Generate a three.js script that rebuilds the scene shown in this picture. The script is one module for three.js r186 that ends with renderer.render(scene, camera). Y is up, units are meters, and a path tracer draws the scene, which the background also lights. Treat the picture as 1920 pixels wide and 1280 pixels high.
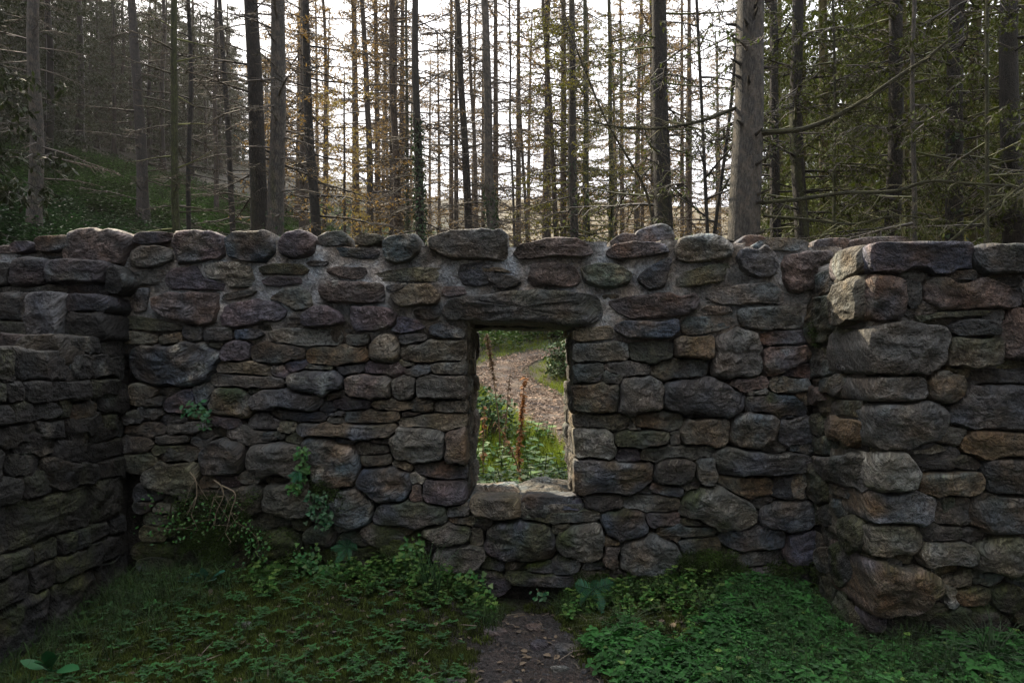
import * as THREE from 'three';
import { mergeGeometries } from 'three/addons/utils/BufferGeometryUtils.js';

// ------------------------------------------------------------------ camera, sky, sun, exposure
const F = 1280, VX = 995, VY = 690, EYE = 1.18;          // focal length and eye point in pixels of the 1920 x 1280 frame, eye height
const scene = new THREE.Scene();
const camera = new THREE.PerspectiveCamera(2 * Math.atan(640 / F) * 180 / Math.PI, 1.5, 0.05, 900);
camera.position.set(0, EYE, 0);
camera.lookAt(0, EYE, -10);
camera.setViewOffset(1920, 1280, 960 - VX, 640 - VY, 1920, 1280);   // a shifted lens keeps the trunks upright
const SUN = new THREE.Vector3(-0.52, 0.60, -0.62).normalize();
const SUN_POWER = 4.8, EXPOSURE = 2.75, HAZE = 0.0005;
const skyTexture = (() => {
  const W = 256, H = 128, data = new Float32Array(W * H * 4);
  for (let j = 0; j < H; j++) for (let i = 0; i < W; i++) {
    const el = ((j + 0.5) / H - 0.5) * Math.PI, az = ((i + 0.5) / W - 0.5) * 2 * Math.PI;
    const dir = new THREE.Vector3(Math.cos(el) * Math.cos(az), Math.sin(el), Math.cos(el) * Math.sin(az));
    const c = Math.max(0, dir.dot(SUN)), up = Math.max(0, dir.y);
    const glow = 0.4 * Math.pow(c, 4) + 1.0 * Math.pow(c, 30);
    const k = 0.34 + 1.12 * up;                            // overcast veil, brighter overhead
    const o = (j * W + i) * 4;
    data[o] = k * 0.95 + glow * 1.0; data[o + 1] = k * 0.96 + glow * 0.9; data[o + 2] = k * 1.02 + glow * 0.76; data[o + 3] = 1;
  }
  const t = new THREE.DataTexture(data, W, H, THREE.RGBAFormat, THREE.FloatType);
  t.mapping = THREE.EquirectangularReflectionMapping; t.magFilter = t.minFilter = THREE.LinearFilter; t.needsUpdate = true;
  return t;
})();
scene.background = skyTexture; scene.environment = skyTexture;
const sun = new THREE.DirectionalLight(new THREE.Color(1, 0.86, 0.64), SUN_POWER);
sun.position.copy(SUN).multiplyScalar(120); sun.castShadow = true;
Object.assign(sun.shadow.camera, { left: -60, right: 60, top: 60, bottom: -60, far: 300 });
sun.shadow.mapSize.set(4096, 4096);
scene.add(sun, sun.target);
if (HAZE) scene.fog = new THREE.FogExp2(new THREE.Color(0.95, 0.85, 0.76), HAZE);
const renderer = new THREE.WebGLRenderer({ antialias: true });
renderer.toneMapping = THREE.LinearToneMapping; renderer.toneMappingExposure = EXPOSURE;
renderer.shadowMap.enabled = true;

// ------------------------------------------------------------------ helpers
function mulberry(a) { return () => { a |= 0; a = a + 0x6D2B79F5 | 0; let t = Math.imul(a ^ a >>> 15, 1 | a); t = t + Math.imul(t ^ t >>> 7, 61 | t) ^ t; return ((t ^ t >>> 14) >>> 0) / 4294967296; }; }
let rand = mulberry(7);
const rr = (a, b) => a + (b - a) * rand(), pick = (a) => a[Math.floor(rand() * a.length)];
const clamp = (x, a = 0, b = 1) => Math.min(b, Math.max(a, x)), lerp = (a, b, t) => a + (b - a) * t;
const smooth = (a, b, x) => { const t = clamp((x - a) / (b - a)); return t * t * (3 - 2 * t); };
const V3 = (x, y, z) => new THREE.Vector3(x, y, z);
const hash = (x, y, z) => { let h = Math.imul(x, 374761393) + Math.imul(y, 668265263) + Math.imul(z, 2147483647 ^ 0x5bd1e995) | 0; h = Math.imul(h ^ h >>> 13, 1274126177); return ((h ^ h >>> 16) >>> 0) / 4294967296; };
function noise(x, y, z = 0) {                             // value noise, -1..1
  const i = Math.floor(x), j = Math.floor(y), k = Math.floor(z); let u = x - i, v = y - j, w = z - k;
  u = u * u * (3 - 2 * u); v = v * v * (3 - 2 * v); w = w * w * (3 - 2 * w);
  const a = lerp(lerp(hash(i, j, k), hash(i + 1, j, k), u), lerp(hash(i, j + 1, k), hash(i + 1, j + 1, k), u), v);
  const b = lerp(lerp(hash(i, j, k + 1), hash(i + 1, j, k + 1), u), lerp(hash(i, j + 1, k + 1), hash(i + 1, j + 1, k + 1), u), v);
  return lerp(a, b, w) * 2 - 1;
}
const fbm = (x, y, z = 0, o = 4) => { let s = 0, a = 0.5, f = 1; for (let i = 0; i < o; i++) { s += a * noise(x * f, y * f, z * f + i * 7.3); a *= 0.5; f *= 2.03; } return s; };
const srgb = (r, g, b) => { const c = new THREE.Color().setRGB(r / 255, g / 255, b / 255, THREE.SRGBColorSpace); return [c.r, c.g, c.b]; };

const used = {};
function numbered(name) { const n = used[name] = (used[name] ?? -1) + 1; return n ? `${name}_${String(n).padStart(3, '0')}` : name; }
function tag(o, label, category, group, kind) { o.userData = { label, category }; if (group) o.userData.group = group; if (kind) o.userData.kind = kind; return o; }
function thing(name, label, category, group, pos = [0, 0, 0]) {
  const o = new THREE.Group(); o.name = numbered(name); o.position.set(...pos); scene.add(o);
  return tag(o, label, category, group);
}
function mesh(name, geo, mat, parent = scene) {
  const m = new THREE.Mesh(geo, mat); m.name = parent === scene ? numbered(name) : name; m.castShadow = m.receiveShadow = true; parent.add(m); return m;
}
function structure(name, geo, mat, label) { const m = mesh(name, geo, mat); m.userData = { kind: 'structure', label }; return m; }

class MB {                                                // collects triangles with colours and uv
  constructor() { this.p = []; this.c = []; this.u = []; this.i = []; }
  v(x, y, z, c, u = 0, w = 0) { this.p.push(x, y, z); this.c.push(c[0], c[1], c[2]); this.u.push(u, w); return this.p.length / 3 - 1; }
  t(a, b, c) { this.i.push(a, b, c); }
  q(a, b, c, d) { this.i.push(a, b, c, a, c, d); }
  tube(pts, r0, r1, sides, c0, c1 = c0, uvk = 1) {        // tapered tube along points
    let prev = null, len = 0; const n = pts.length, T = V3(), B = V3(), N = V3();
    for (let k = 0; k < n; k++) {
      T.subVectors(pts[Math.min(k + 1, n - 1)], pts[Math.max(k - 1, 0)]).normalize();
      if (k) len += pts[k].distanceTo(pts[k - 1]);
      B.set(Math.abs(T.y) > 0.8 ? 1 : 0, Math.abs(T.y) > 0.8 ? 0 : 1, 0).cross(T).normalize(); N.crossVectors(T, B);
      const t = k / (n - 1), r = typeof r0 === 'function' ? r0(t) : lerp(r0, r1, t), row = [];
      const c = [lerp(c0[0], c1[0], t), lerp(c0[1], c1[1], t), lerp(c0[2], c1[2], t)];
      for (let s = 0; s <= sides; s++) {
        const a = s / sides * Math.PI * 2, ca = Math.cos(a) * r, sa = Math.sin(a) * r;
        row.push(this.v(pts[k].x + B.x * ca + N.x * sa, pts[k].y + B.y * ca + N.y * sa, pts[k].z + B.z * ca + N.z * sa, c, s / sides * uvk, len));
      }
      if (prev) for (let s = 0; s < sides; s++) this.q(prev[s], prev[s + 1], row[s + 1], row[s]);
      prev = row;
    }
  }
  geo() {
    const g = new THREE.BufferGeometry();
    g.setAttribute('position', new THREE.Float32BufferAttribute(this.p, 3));
    g.setAttribute('color', new THREE.Float32BufferAttribute(this.c, 3));
    g.setAttribute('uv', new THREE.Float32BufferAttribute(this.u, 2));
    g.setIndex(this.i); g.computeVertexNormals(); return g;
  }
}

// ------------------------------------------------------------------ textures (tileable noise)
function tileNoise(n, cells, seed, ax = 1, ay = 1) {      // one octave of tileable value noise, n x n
  const cx = Math.max(1, Math.round(cells * ax)), cy = Math.max(1, Math.round(cells * ay)), out = new Float32Array(n * n), r = mulberry(seed), g = new Float32Array(cx * cy).map(() => r());
  for (let y = 0; y < n; y++) {
    const fy = y / n * cy, j = Math.floor(fy), v = fy - j, sv = v * v * (3 - 2 * v), j1 = (j + 1) % cy;
    for (let x = 0; x < n; x++) {
      const fx = x / n * cx, i = Math.floor(fx), u = fx - i, su = u * u * (3 - 2 * u), i1 = (i + 1) % cx;
      out[y * n + x] = lerp(lerp(g[j * cx + i], g[j * cx + i1], su), lerp(g[j1 * cx + i], g[j1 * cx + i1], su), sv);
    }
  }
  return out;
}
function tileFbm(n, cells, octaves, seed, ax = 1, ay = 1, gain = 0.55) {
  const out = new Float32Array(n * n); let amp = 1, sum = 0;
  for (let o = 0; o < octaves; o++) { const t = tileNoise(n, cells * 2 ** o, seed + o * 31, ax, ay); for (let i = 0; i < out.length; i++) out[i] += t[i] * amp; sum += amp; amp *= gain; }
  for (let i = 0; i < out.length; i++) out[i] /= sum;
  return out;
}
function texture(n, fn, colour = false) {
  const data = new Uint8Array(n * n * 4);
  for (let i = 0; i < n * n; i++) { const c = fn(i); data[i * 4] = clamp(c[0]) * 255; data[i * 4 + 1] = clamp(c[1]) * 255; data[i * 4 + 2] = clamp(c[2]) * 255; data[i * 4 + 3] = 255; }
  const t = new THREE.DataTexture(data, n, n); t.wrapS = t.wrapT = THREE.RepeatWrapping; t.magFilter = THREE.LinearFilter; t.minFilter = THREE.LinearMipmapLinearFilter; t.generateMipmaps = true;
  if (colour) t.colorSpace = THREE.SRGBColorSpace; t.needsUpdate = true; return t;
}
const stat = (a, lo, hi) => { const s = Float32Array.from(a).sort(), l = s[Math.floor(s.length * 0.03)], h = s[Math.floor(s.length * 0.97)]; return a.map((x) => lerp(lo, hi, clamp((x - l) / (h - l)))); };
const NT = 768;
const nA = stat(tileFbm(NT, 6, 7, 11, 1, 1, 0.68), 0, 1), nB = stat(tileFbm(NT, 5, 5, 77), 0, 1), nC = stat(tileFbm(NT, 48, 4, 191, 1, 1, 0.8), 0, 1), nD = stat(tileFbm(NT, 4, 6, 305, 0.5, 3, 0.62), 0, 1), nF = stat(tileFbm(NT, 14, 5, 401, 1, 1.3, 0.72), 0, 1);
function stoneMap(lo, hi, warm, speck) {
  return texture(NT, (i) => {
    let k = lo + (hi - lo) * (0.35 * nA[i] + 0.25 * nC[i] + 0.15 * nD[i] + 0.25 * nF[i]);
    k *= 1 - 0.3 * smooth(0.62, 0.9, 1 - nC[i]) * smooth(0.35, 0.6, nA[i]);       // pits
    const w = (nB[i] - 0.5) * warm, l = smooth(0.80, 0.95, nC[i]) * smooth(0.5, 0.75, nB[i]) * speck;
    return [k * (1 + w) + l, k + l, k * (1 - w) + l * 0.95];
  }, true);
}
const stoneMaps = [stoneMap(0.34, 1.05, 0.16, 0.25), stoneMap(0.3, 1.05, 0.26, 0.12), stoneMap(0.4, 1.02, 0.1, 0.4)];
const stoneBump = texture(NT, (i) => { const k = 0.2 * nA[i] + 0.2 * nD[i] + 0.4 * nF[i] + 0.2 * nC[i]; return [k, k, k]; });
const barkBump = (() => { const s = stat(tileFbm(512, 12, 5, 55, 3, 0.9, 0.7), 0, 1), f = stat(tileFbm(512, 40, 3, 66), 0, 1); return texture(512, (i) => { const k = 0.75 * smooth(0.2, 0.75, s[i]) + 0.25 * f[i]; return [k, k, k]; }); })();
const barkMap = (() => { const s = stat(tileFbm(512, 12, 5, 55, 3, 0.9, 0.7), 0, 1), f = stat(tileFbm(512, 5, 5, 68), 0, 1); return texture(512, (i) => { const k = 0.58 + 0.24 * smooth(0.1, 0.8, s[i]) + 0.18 * f[i]; return [k * (0.97 + 0.06 * f[i]), k, k * (1.02 - 0.08 * f[i])]; }, true); })();
const soilMap = texture(NT, (i) => { const k = 0.4 + 0.35 * nA[i] + 0.25 * nC[i]; return [k * (0.94 + 0.12 * nB[i]), k, k * (1.04 - 0.12 * nB[i])]; }, true);
const soilBump = texture(NT, (i) => { const k = 0.5 * nA[i] + 0.5 * nC[i]; return [k, k, k]; });

const std = (o) => new THREE.MeshStandardMaterial({ roughness: 0.93, metalness: 0, vertexColors: true, ...o });
const stoneMats = stoneMaps.map((map) => std({ map, bumpMap: stoneBump, bumpScale: 0.026, roughness: 0.8 }));
const mortarMat = std({ map: soilMap, bumpMap: soilBump, bumpScale: 0.012, roughness: 0.97 });
const barkMat = std({ map: barkMap, bumpMap: barkBump, bumpScale: 0.03 });
const twigMat = std({ roughness: 0.95 });
const groundMat = std({ map: soilMap, bumpMap: soilBump, bumpScale: 0.03, roughness: 1 });
const leafMat = new THREE.MeshPhysicalMaterial({ vertexColors: true, roughness: 0.8, specularIntensity: 0.35, transmission: 0.4, thickness: 0, side: THREE.DoubleSide });
const gloss = new THREE.MeshPhysicalMaterial({ vertexColors: true, roughness: 0.5, specularIntensity: 0.5, transmission: 0.25, thickness: 0, side: THREE.DoubleSide });

// ------------------------------------------------------------------ terrain: one sheet from behind the camera to the far ridge
const D_WALL = 3.5, D_BACK = 4.1, X_LEFT = -2.08, X_RIGHT = 1.435, D_PIER = 2.9;
const PROFILE = [[-20, 0], [3.4, 0], [4.1, 0.03], [6, 0.16], [8, 0.49], [10, 0.75], [12, 1.09], [14, 1.45], [16, 1.83], [18, 2.28], [20, 2.74], [25, 3.8], [40, 7.1], [60, 11.5], [90, 18.8], [125, 32], [150, 39], [175, 40]];
function ground(x, d) {
  let k = 1; while (k < PROFILE.length - 1 && PROFILE[k][0] < d) k++;
  const [a, ya] = PROFILE[k - 1], [b, yb] = PROFILE[k];
  let y = lerp(ya, yb, clamp((d - a) / (b - a)));
  if (d > 4.2) {
    const f = smooth(4.2, 9, d);
    const e = Math.max(0, -x - 2.6 - 0.02 * d); y += f * (0.29 * e - 0.0022 * Math.max(0, e - 10) ** 2 * smooth(60, 20, d) * 0.2) * smooth(170, 70, d);
    y += f * 0.10 * fbm(x * 0.35, d * 0.35, 3, 3) + smooth(20, 60, d) * 1.2 * fbm(x * 0.06, d * 0.06, 9, 3);
    y -= smooth(10, 40, x) * smooth(10, 30, d) * 0.8;
    y += smooth(90, 150, d) * 6 * fbm(x * 0.012, 4.2, 1, 3);
  } else {
    y += 0.05 * fbm(x * 2.6, d * 2.6, 5, 3) + 0.012 * fbm(x * 9, d * 9, 8, 2);
    const nearWall = smooth(2.5, 3.45, d) * smooth(3.9, 3.5, d);
    y += nearWall * (0.13 * smooth(-0.15, -0.55, x) * smooth(-2.2, -1.6, x) + 0.05 * smooth(0.1, 0.6, x));
    y += 0.10 * smooth(3.0, 3.45, d) * smooth(-1.5, -2.05, x) ;
    y -= 0.02 * Math.exp(-((x - 0.0) ** 2) / 0.06);
  }
  return y;
}
const PATH = [[5.6, 1.10, 0.42], [7, 0.66, 0.42], [8.7, 0.26, 0.46], [10.4, -0.14, 0.5], [11.5, -0.5, 0.5], [12.2, -0.6, 0.48], [13.0, -0.42, 0.42], [13.7, -0.05, 0.42], [14.3, 0.5, 0.5], [14.8, 1.3, 0.6], [15.4, 2.6, 0.8]];
function pathAt(d) { let k = 1; while (k < PATH.length - 1 && PATH[k][0] < d) k++; const t = clamp((d - PATH[k - 1][0]) / (PATH[k][0] - PATH[k - 1][0])); const s = t * t * (3 - 2 * t) * 0.4 + t * 0.6; return [lerp(PATH[k - 1][1], PATH[k][1], s), lerp(PATH[k - 1][2], PATH[k][2], t)]; }
const offPath = (x, d) => { if (d < 5.6 || d > 15.4) return 9; const [c, w] = pathAt(d); return Math.abs(x - c) / w; };
const onDirt = (x, d) => { if (d > 3.45) return 0; const n = 0.35 * fbm(x * 4, d * 4, 2, 3); return smooth(1.25, 0.75, Math.hypot((x - 0.0) / (0.18 + 0.08 * smooth(3.3, 2.4, d)), (d - 2.55) / 1.0) + n); };
{
  const m = new MB(), rows = [], cols = [];
  for (let d = -14; d < 1.2; d += 1.2) rows.push(d);
  for (let d = 1.2; d < 4.6; d += 0.06) rows.push(d);
  for (let d = 4.6, s = 0.12; d < 175; d += s, s *= 1.045) rows.push(d);
  for (let k = -80; k <= 80; k++) { const t = k / 80; cols.push(Math.sign(t) * (0.3 * Math.abs(t) + 0.7 * Math.abs(t) ** 2.6)); }
  const idx = rows.map((d) => cols.map((c) => {
    const x = c * (11 + Math.abs(d) * 1.25), y = ground(x, d);
    let col;
    if (d < 4.15) {
      const moss = smooth(-0.15, 0.3, fbm(x * 2.5, d * 2.5, 1, 4) + 0.12);
      col = [lerp(0.030, 0.036, moss), lerp(0.024, 0.046, moss), lerp(0.018, 0.010, moss)];
      const dirt = onDirt(x, d); col = [lerp(col[0], 0.085, dirt), lerp(col[1], 0.066, dirt), lerp(col[2], 0.062, dirt)];
    } else {
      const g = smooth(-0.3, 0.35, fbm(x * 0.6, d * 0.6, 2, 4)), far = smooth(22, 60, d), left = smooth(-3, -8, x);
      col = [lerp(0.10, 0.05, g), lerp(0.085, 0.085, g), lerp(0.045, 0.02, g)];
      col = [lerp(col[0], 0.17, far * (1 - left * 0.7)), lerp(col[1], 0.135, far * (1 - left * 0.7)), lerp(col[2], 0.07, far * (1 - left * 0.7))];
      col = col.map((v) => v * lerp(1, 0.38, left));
    }
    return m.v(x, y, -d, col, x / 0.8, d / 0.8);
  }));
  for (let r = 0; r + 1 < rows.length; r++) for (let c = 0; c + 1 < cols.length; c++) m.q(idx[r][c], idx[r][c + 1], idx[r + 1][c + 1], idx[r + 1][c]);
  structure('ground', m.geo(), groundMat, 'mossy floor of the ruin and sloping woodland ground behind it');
}
{
  const m = new MB(); let prev = null;
  for (let d = 5.6; d <= 15.4; d += 0.1) {
    const [c, w] = pathAt(d), row = [];
    for (let k = 0; k <= 10; k++) {
      const t = k / 5 - 1, x = c + w * t * (1 + 0.12 * noise(d * 2, t > 0 ? 3 : 8)), b = fbm(x * 3, d * 3, 4, 3);
      row.push(m.v(x, ground(x, d) + 0.012 + 0.03 * (1 - t * t) + 0.02 * fbm(x * 5, d * 5, 7, 2), -d, [0.25 + 0.12 * b, 0.18 + 0.10 * b, 0.14 + 0.08 * b], x / 0.7, d / 0.7));
    }
    if (prev) for (let k = 0; k < 10; k++) m.q(prev[k], prev[k + 1], row[k + 1], row[k]);
    prev = row;
  }
  structure('path', m.geo(), groundMat, 'brown footpath of wood chips and dead leaves');
}

// ------------------------------------------------------------------ stones
const PAL = {
  g: [[0.235, 0.210, 0.185], [0.17, 0.16, 0.14]], b: [[0.135, 0.136, 0.148], [0.20, 0.188, 0.18]], p: [[0.225, 0.180, 0.195], [0.17, 0.148, 0.165]],
  t: [[0.300, 0.245, 0.170], [0.22, 0.19, 0.15]], o: [[0.28, 0.19, 0.11], [0.19, 0.16, 0.14]], l: [[0.360, 0.340, 0.295], [0.25, 0.24, 0.20]],
  d: [[0.120, 0.112, 0.105], [0.16, 0.14, 0.12]], m: [[0.185, 0.178, 0.110], [0.22, 0.20, 0.16]], r: [[0.275, 0.205, 0.180], [0.2, 0.165, 0.155]], k: [[0.030, 0.029, 0.027], [0.042, 0.036, 0.030]],  // k is near-black: deep shade put into the stone colour
};
// a face of masonry: a plane with axes U, V and an outward normal N
const face = (O, U, V, N, fromPixel) => ({ O, U, V, N, fromPixel, polys: [] });
const frontFace = (d) => face(V3(0, EYE, -d), V3(1, 0, 0), V3(0, 1, 0), V3(0, 0, 1), (px, py) => [(px - VX) * d / F, (VY - py) * d / F]);
const sideFace = (x, s) => face(V3(x, EYE, 0), V3(0, 0, -1), V3(0, 1, 0), V3(s, 0, 0), (px, py) => { const d = x * F / (px - VX); return [d, (VY - py) * d / F]; });
{ const mean = [0.205, 0.188, 0.165]; for (const k in PAL) if (!'dklm'.includes(k)) PAL[k] = PAL[k].map((c) => c.map((v, i) => lerp(v, mean[i], -0.12))); }
const mossy = [0.065, 0.082, 0.016];
function stoneGeometry(poly, f, o) {
  // outline: corner cutting, even spacing
  let P = poly; const rounds = o.round ?? (o.sharp > 0.15 ? 2 : 1);
  let area = 0; P.forEach((a, k) => { const b = P[(k + 1) % P.length]; area += a[0] * b[1] - a[1] * b[0]; });
  if (area < 0) P = P.slice().reverse();
  for (let r = 0; r < rounds; r++) { const q = [], e = r ? 0.2 : o.sharp ?? 0.07; P.forEach((a, k) => { const b = P[(k + 1) % P.length]; q.push([lerp(a[0], b[0], e), lerp(a[1], b[1], e)], [lerp(a[0], b[0], 1 - e), lerp(a[1], b[1], 1 - e)]); }); P = q; }
  let L = 0; const cum = P.map((a, k) => { const b = P[(k + 1) % P.length], s = L; L += Math.hypot(b[0] - a[0], b[1] - a[1]); return s; });
  const n = clamp(Math.round(L / 0.018), 20, 60), pts = [];
  for (let k = 0; k < n; k++) { const s = k / n * L; let j = P.length - 1; while (cum[j] > s) j--; const a = P[j], b = P[(j + 1) % P.length], e = (s - cum[j]) / Math.max(1e-6, Math.hypot(b[0] - a[0], b[1] - a[1])); pts.push([lerp(a[0], b[0], e), lerp(a[1], b[1], e)]); }
  let cx = 0, cy = 0; pts.forEach((p) => { cx += p[0] / n; cy += p[1] / n; });
  let sxx = 0, sxy = 0, syy = 0; pts.forEach(([x, y]) => { sxx += (x - cx) ** 2; sxy += (x - cx) * (y - cy); syy += (y - cy) ** 2; });
  const ang = 0.5 * Math.atan2(2 * sxy, sxx - syy), ax = Math.cos(ang), ay = Math.sin(ang);
  let lu = 0, lv = 0; pts.forEach(([x, y]) => { lu = Math.max(lu, Math.abs((x - cx) * ax + (y - cy) * ay)); lv = Math.max(lv, Math.abs(-(x - cx) * ay + (y - cy) * ax)); });
  const half = Math.max(0, lu - lv) * 0.85, seed = rr(0, 500), size = Math.min(lu, lv);
  const core = pts.map(([x, y]) => { const t = clamp((x - cx) * ax + (y - cy) * ay, -half, half); return [cx + ax * t, cy + ay * t]; });
  if (o.near) {                                            // swell until the neighbours are almost touched
    const out = pts.map((p, k) => { const a = pts[(k + n - 1) % n], b = pts[(k + 1) % n]; let nx = b[1] - a[1], ny = a[0] - b[0]; const l = Math.hypot(nx, ny) || 1; nx /= l; ny /= l; let g = -0.003; while (g < o.most) { const e = 2 * g + 0.014, q = [p[0] + nx * e, p[1] + ny * e]; if (o.near.some((z) => inside(z, q[0], q[1])) || (o.stop && o.stop(p[0] + nx * g, p[1] + ny * g))) break; g += 0.003; } return [nx, ny, g]; });
    const soft = out.map((q, k) => Math.min(q[2] + 0.004, (out[(k + n - 1) % n][2] + q[2] * 2 + out[(k + 1) % n][2]) / 4));
    pts.forEach((p, k) => { p[0] += out[k][0] * soft[k]; p[1] += out[k][1] * soft[k]; });
  }
  const proud = o.proud ?? clamp(size * 0.35, 0.012, 0.045), deep = o.deep ?? 0.13, pw = o.pow ?? rr(6, 13);
  const planes = Array.from({ length: 9 }, (_, j) => { const a = rr(0, 6.283), ca = Math.cos(a), sa = Math.sin(a), ext = Math.max(...pts.map(([x, y]) => (x - cx) * ca + (y - cy) * sa)), gentle = j < 3, sl = gentle ? rr(0.06, 0.28) : rr(0.5, 1.5); return [ca * sl, sa * sl, proud * (gentle ? rr(0.8, 1.0) : 1) + sl * ext * (gentle ? rr(0.05, 0.5) : rr(0.66, 0.94))]; });
  const tilt = [rr(-0.05, 0.05), rr(-0.04, 0.09)];
  const rings = [[1.0, 'b'], [1.02, 's'], [1.0, 0], [0.965, 0], [0.92, 0], [0.85, 0], [0.76, 0], [0.66, 0], [0.55, 0], [0.43, 0], [0.31, 0], [0.19, 0], [0.07, 0]];
  const m = new MB(), [c1, c2] = PAL[o.code], tone = rr(0.72, 1.32), uo = rr(0, 1), vo = rr(0, 1), us = rr(0.42, 0.6), base = o.z ?? 0;
  const big = clamp(size / 0.1, 0.35, 1.3), wob = size * 0.13;
  const rows = rings.map(([s, kind]) => pts.map(([x, y], k) => {
    const wu = noise(x * 14 + seed, y * 14, 1) * wob * 0.45 + noise(x * 38, y * 38 + seed, 2) * wob * 0.4, wv = noise(x * 14, y * 14 + seed, 5) * wob * 0.45 + noise(x * 38 + seed, y * 38, 6) * wob * 0.4;
    const w = smooth(0, 0.75, s); let u = cx + (core[k][0] - cx) * w + (x - core[k][0]) * s + wu * s, v = cy + (core[k][1] - cy) * w + (y - core[k][1]) * s + wv * s, h;
    if (kind === 'b') h = -deep;
    else if (kind === 's') h = -0.012;
    else {
      h = proud * Math.pow(Math.max(0, 1 - Math.pow(s, pw)), 1 / 2.2);
      const du = u - cx, dv = v - cy;
      for (const [pu, pv, pc] of planes) h = Math.min(h, Math.max(-0.01, pc - (du * pu + dv * pv)));
      const e = 1 - s ** 6;
      h += (du * tilt[0] + dv * tilt[1]) * e;
      h += e * big * (0.012 * noise(u * 9 + seed, v * 9, 3) - 0.016 * Math.abs(noise(u * 15, v * 20 + seed, 4)) + 0.010 * Math.abs(noise(u * 27 + seed, v * 31, 8)) + 0.005 * noise(u * 50, v * 56 + seed, 5));
    }
    h += base;
    const n1 = fbm(u * 7 + seed, v * 7, 2, 3), t = smooth(-0.25, 0.3, n1), n2 = 0.9 + 0.25 * fbm(u * 22 + seed, v * 22, 9, 2);
    let col = [0, 1, 2].map((q) => lerp(c1[q], c2[q], t) * tone * n2);
    if (o.lichen) { const l = smooth(0.1, 0.3, fbm(u * 17 + seed, v * 17, 12, 3)) * 0.75; col = col.map((q, z) => lerp(q, [0.5, 0.5, 0.45][z], l)); }
    if (o.stain) { const l = smooth(-0.05, 0.25, fbm(u * 6 + seed, v * 9, 15, 2)); col = col.map((q, z) => lerp(q, [0.22, 0.145, 0.07][z], l * 0.8)); }
    const damp = 1 + 0.42 * fbm(u * 1.5, v * 1.1, 77, 3), spot = 0.45 * smooth(0.22, 0.42, fbm(u * 11, v * 11, 83, 3)) * smooth(-0.1, 0.25, fbm(u * 1.6, v * 1.6, 88, 2)); col = col.map((q, z) => lerp(q * damp, [0.42, 0.42, 0.37][z], spot));
    const up = clamp((v - cy) / (lv + 0.01)), mo = (o.moss ?? 0) * smooth(0.0, 0.35, 0.55 * fbm(u * 10 + seed, v * 10, 21, 3) + 0.6 * fbm(u * 3.2, v * 3.2, 24, 3) + 0.25 * up + (o.mossBias ?? 0));
    col = col.map((q, z) => lerp(q, mossy[z], mo));
    const p = V3().copy(f.O).addScaledVector(f.U, u).addScaledVector(f.V, v).addScaledVector(f.N, h);
    return m.v(p.x, p.y, p.z, col, uo + (u + h * 0.6) / us, vo + (v + h * 0.8) / us);
  }));
  const flip = V3().crossVectors(f.U, f.V).dot(f.N) < 0;
  for (let r = 0; r + 1 < rows.length; r++) for (let k = 0; k < n; k++) { const e = (k + 1) % n; flip ? m.q(rows[r][k], rows[r + 1][k], rows[r + 1][e], rows[r][e]) : m.q(rows[r][k], rows[r][e], rows[r + 1][e], rows[r + 1][k]); }
  const last = rows[rows.length - 1], first = rows[0];
  const cap = (row, back) => { let x = 0, y = 0, z = 0; row.forEach((i) => { x += m.p[i * 3] / n; y += m.p[i * 3 + 1] / n; z += m.p[i * 3 + 2] / n; }); const i0 = row[0]; const c = m.v(x, y, z, m.c.slice(i0 * 3, i0 * 3 + 3), m.u[row[0] * 2], m.u[row[0] * 2 + 1]); for (let k = 0; k < n; k++) (back !== flip) ? m.t(row[(k + 1) % n], row[k], c) : m.t(row[k], row[(k + 1) % n], c); };
  cap(last, false); cap(first, true);
  return m.geo();
}
let curFace, curThing;
const stoneCount = new Map();
function addStone(code, poly, extra = {}) {               // code: colour letter, then D deep, P proud, R rounded, S square, L lichen, N stain, M moss, B set back
  const o = { code: code[0] };
  for (const k of code.slice(1)) {
    if (k === 'D') o.deep = 0.32; if (k === 'P') o.proud = 0.058; if (k === 'R') { o.sharp = 0.2; o.pow = 4.2; } if (k === 'S') { o.sharp = 0.04; o.pow = 10; }
    if (k === 'L') o.lichen = 1; if (k === 'N') o.stain = 1; if (k === 'M') o.moss = 0.9; if (k === 'B') o.z = -0.03;
  }
  Object.assign(o, extra);
  if (o.code === 'm') o.moss ??= 0.45;
  const vLow = poly.reduce((s, p) => s + p[1], 0) / poly.length;
  const uMid = poly.reduce((s, p) => s + p[0], 0) / poly.length; if (curFace === mainFace && uMid < -0.5 && vLow < -0.6) o.mossBias = 0.25 * smooth(-0.6, -0.95, vLow);
  o.moss ??= 0.8 * smooth(-0.5, -1.05, vLow) + (rand() < 0.25 ? 0.35 : 0.08);
  o.z = (o.z ?? 0) + rr(-0.008, 0.012);
  curFace.polys.push(poly); (curFace.jobs ??= []).push([poly, o, curThing, pick(stoneMats)]);
}
function layStones(f, most = () => 0.02, stop) {           // builds every stone traced on a face, once all outlines are known
  const box = f.polys.map((p) => [Math.min(...p.map((q) => q[0])), Math.max(...p.map((q) => q[0])), Math.min(...p.map((q) => q[1])), Math.max(...p.map((q) => q[1]))]);
  for (const [poly, o, t, mat] of f.jobs ?? []) {
    const i = f.polys.indexOf(poly), b = box[i], e = 0.06; o.near = f.polys.filter((q, k) => k !== i && box[k][0] < b[1] + e && box[k][1] > b[0] - e && box[k][2] < b[3] + e && box[k][3] > b[2] - e);
    o.most = most((b[0] + b[1]) / 2, (b[2] + b[3]) / 2); o.stop = stop; mesh('stone', stoneGeometry(poly, f, o), mat, t);
  }
  f.jobs = [];
}
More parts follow.
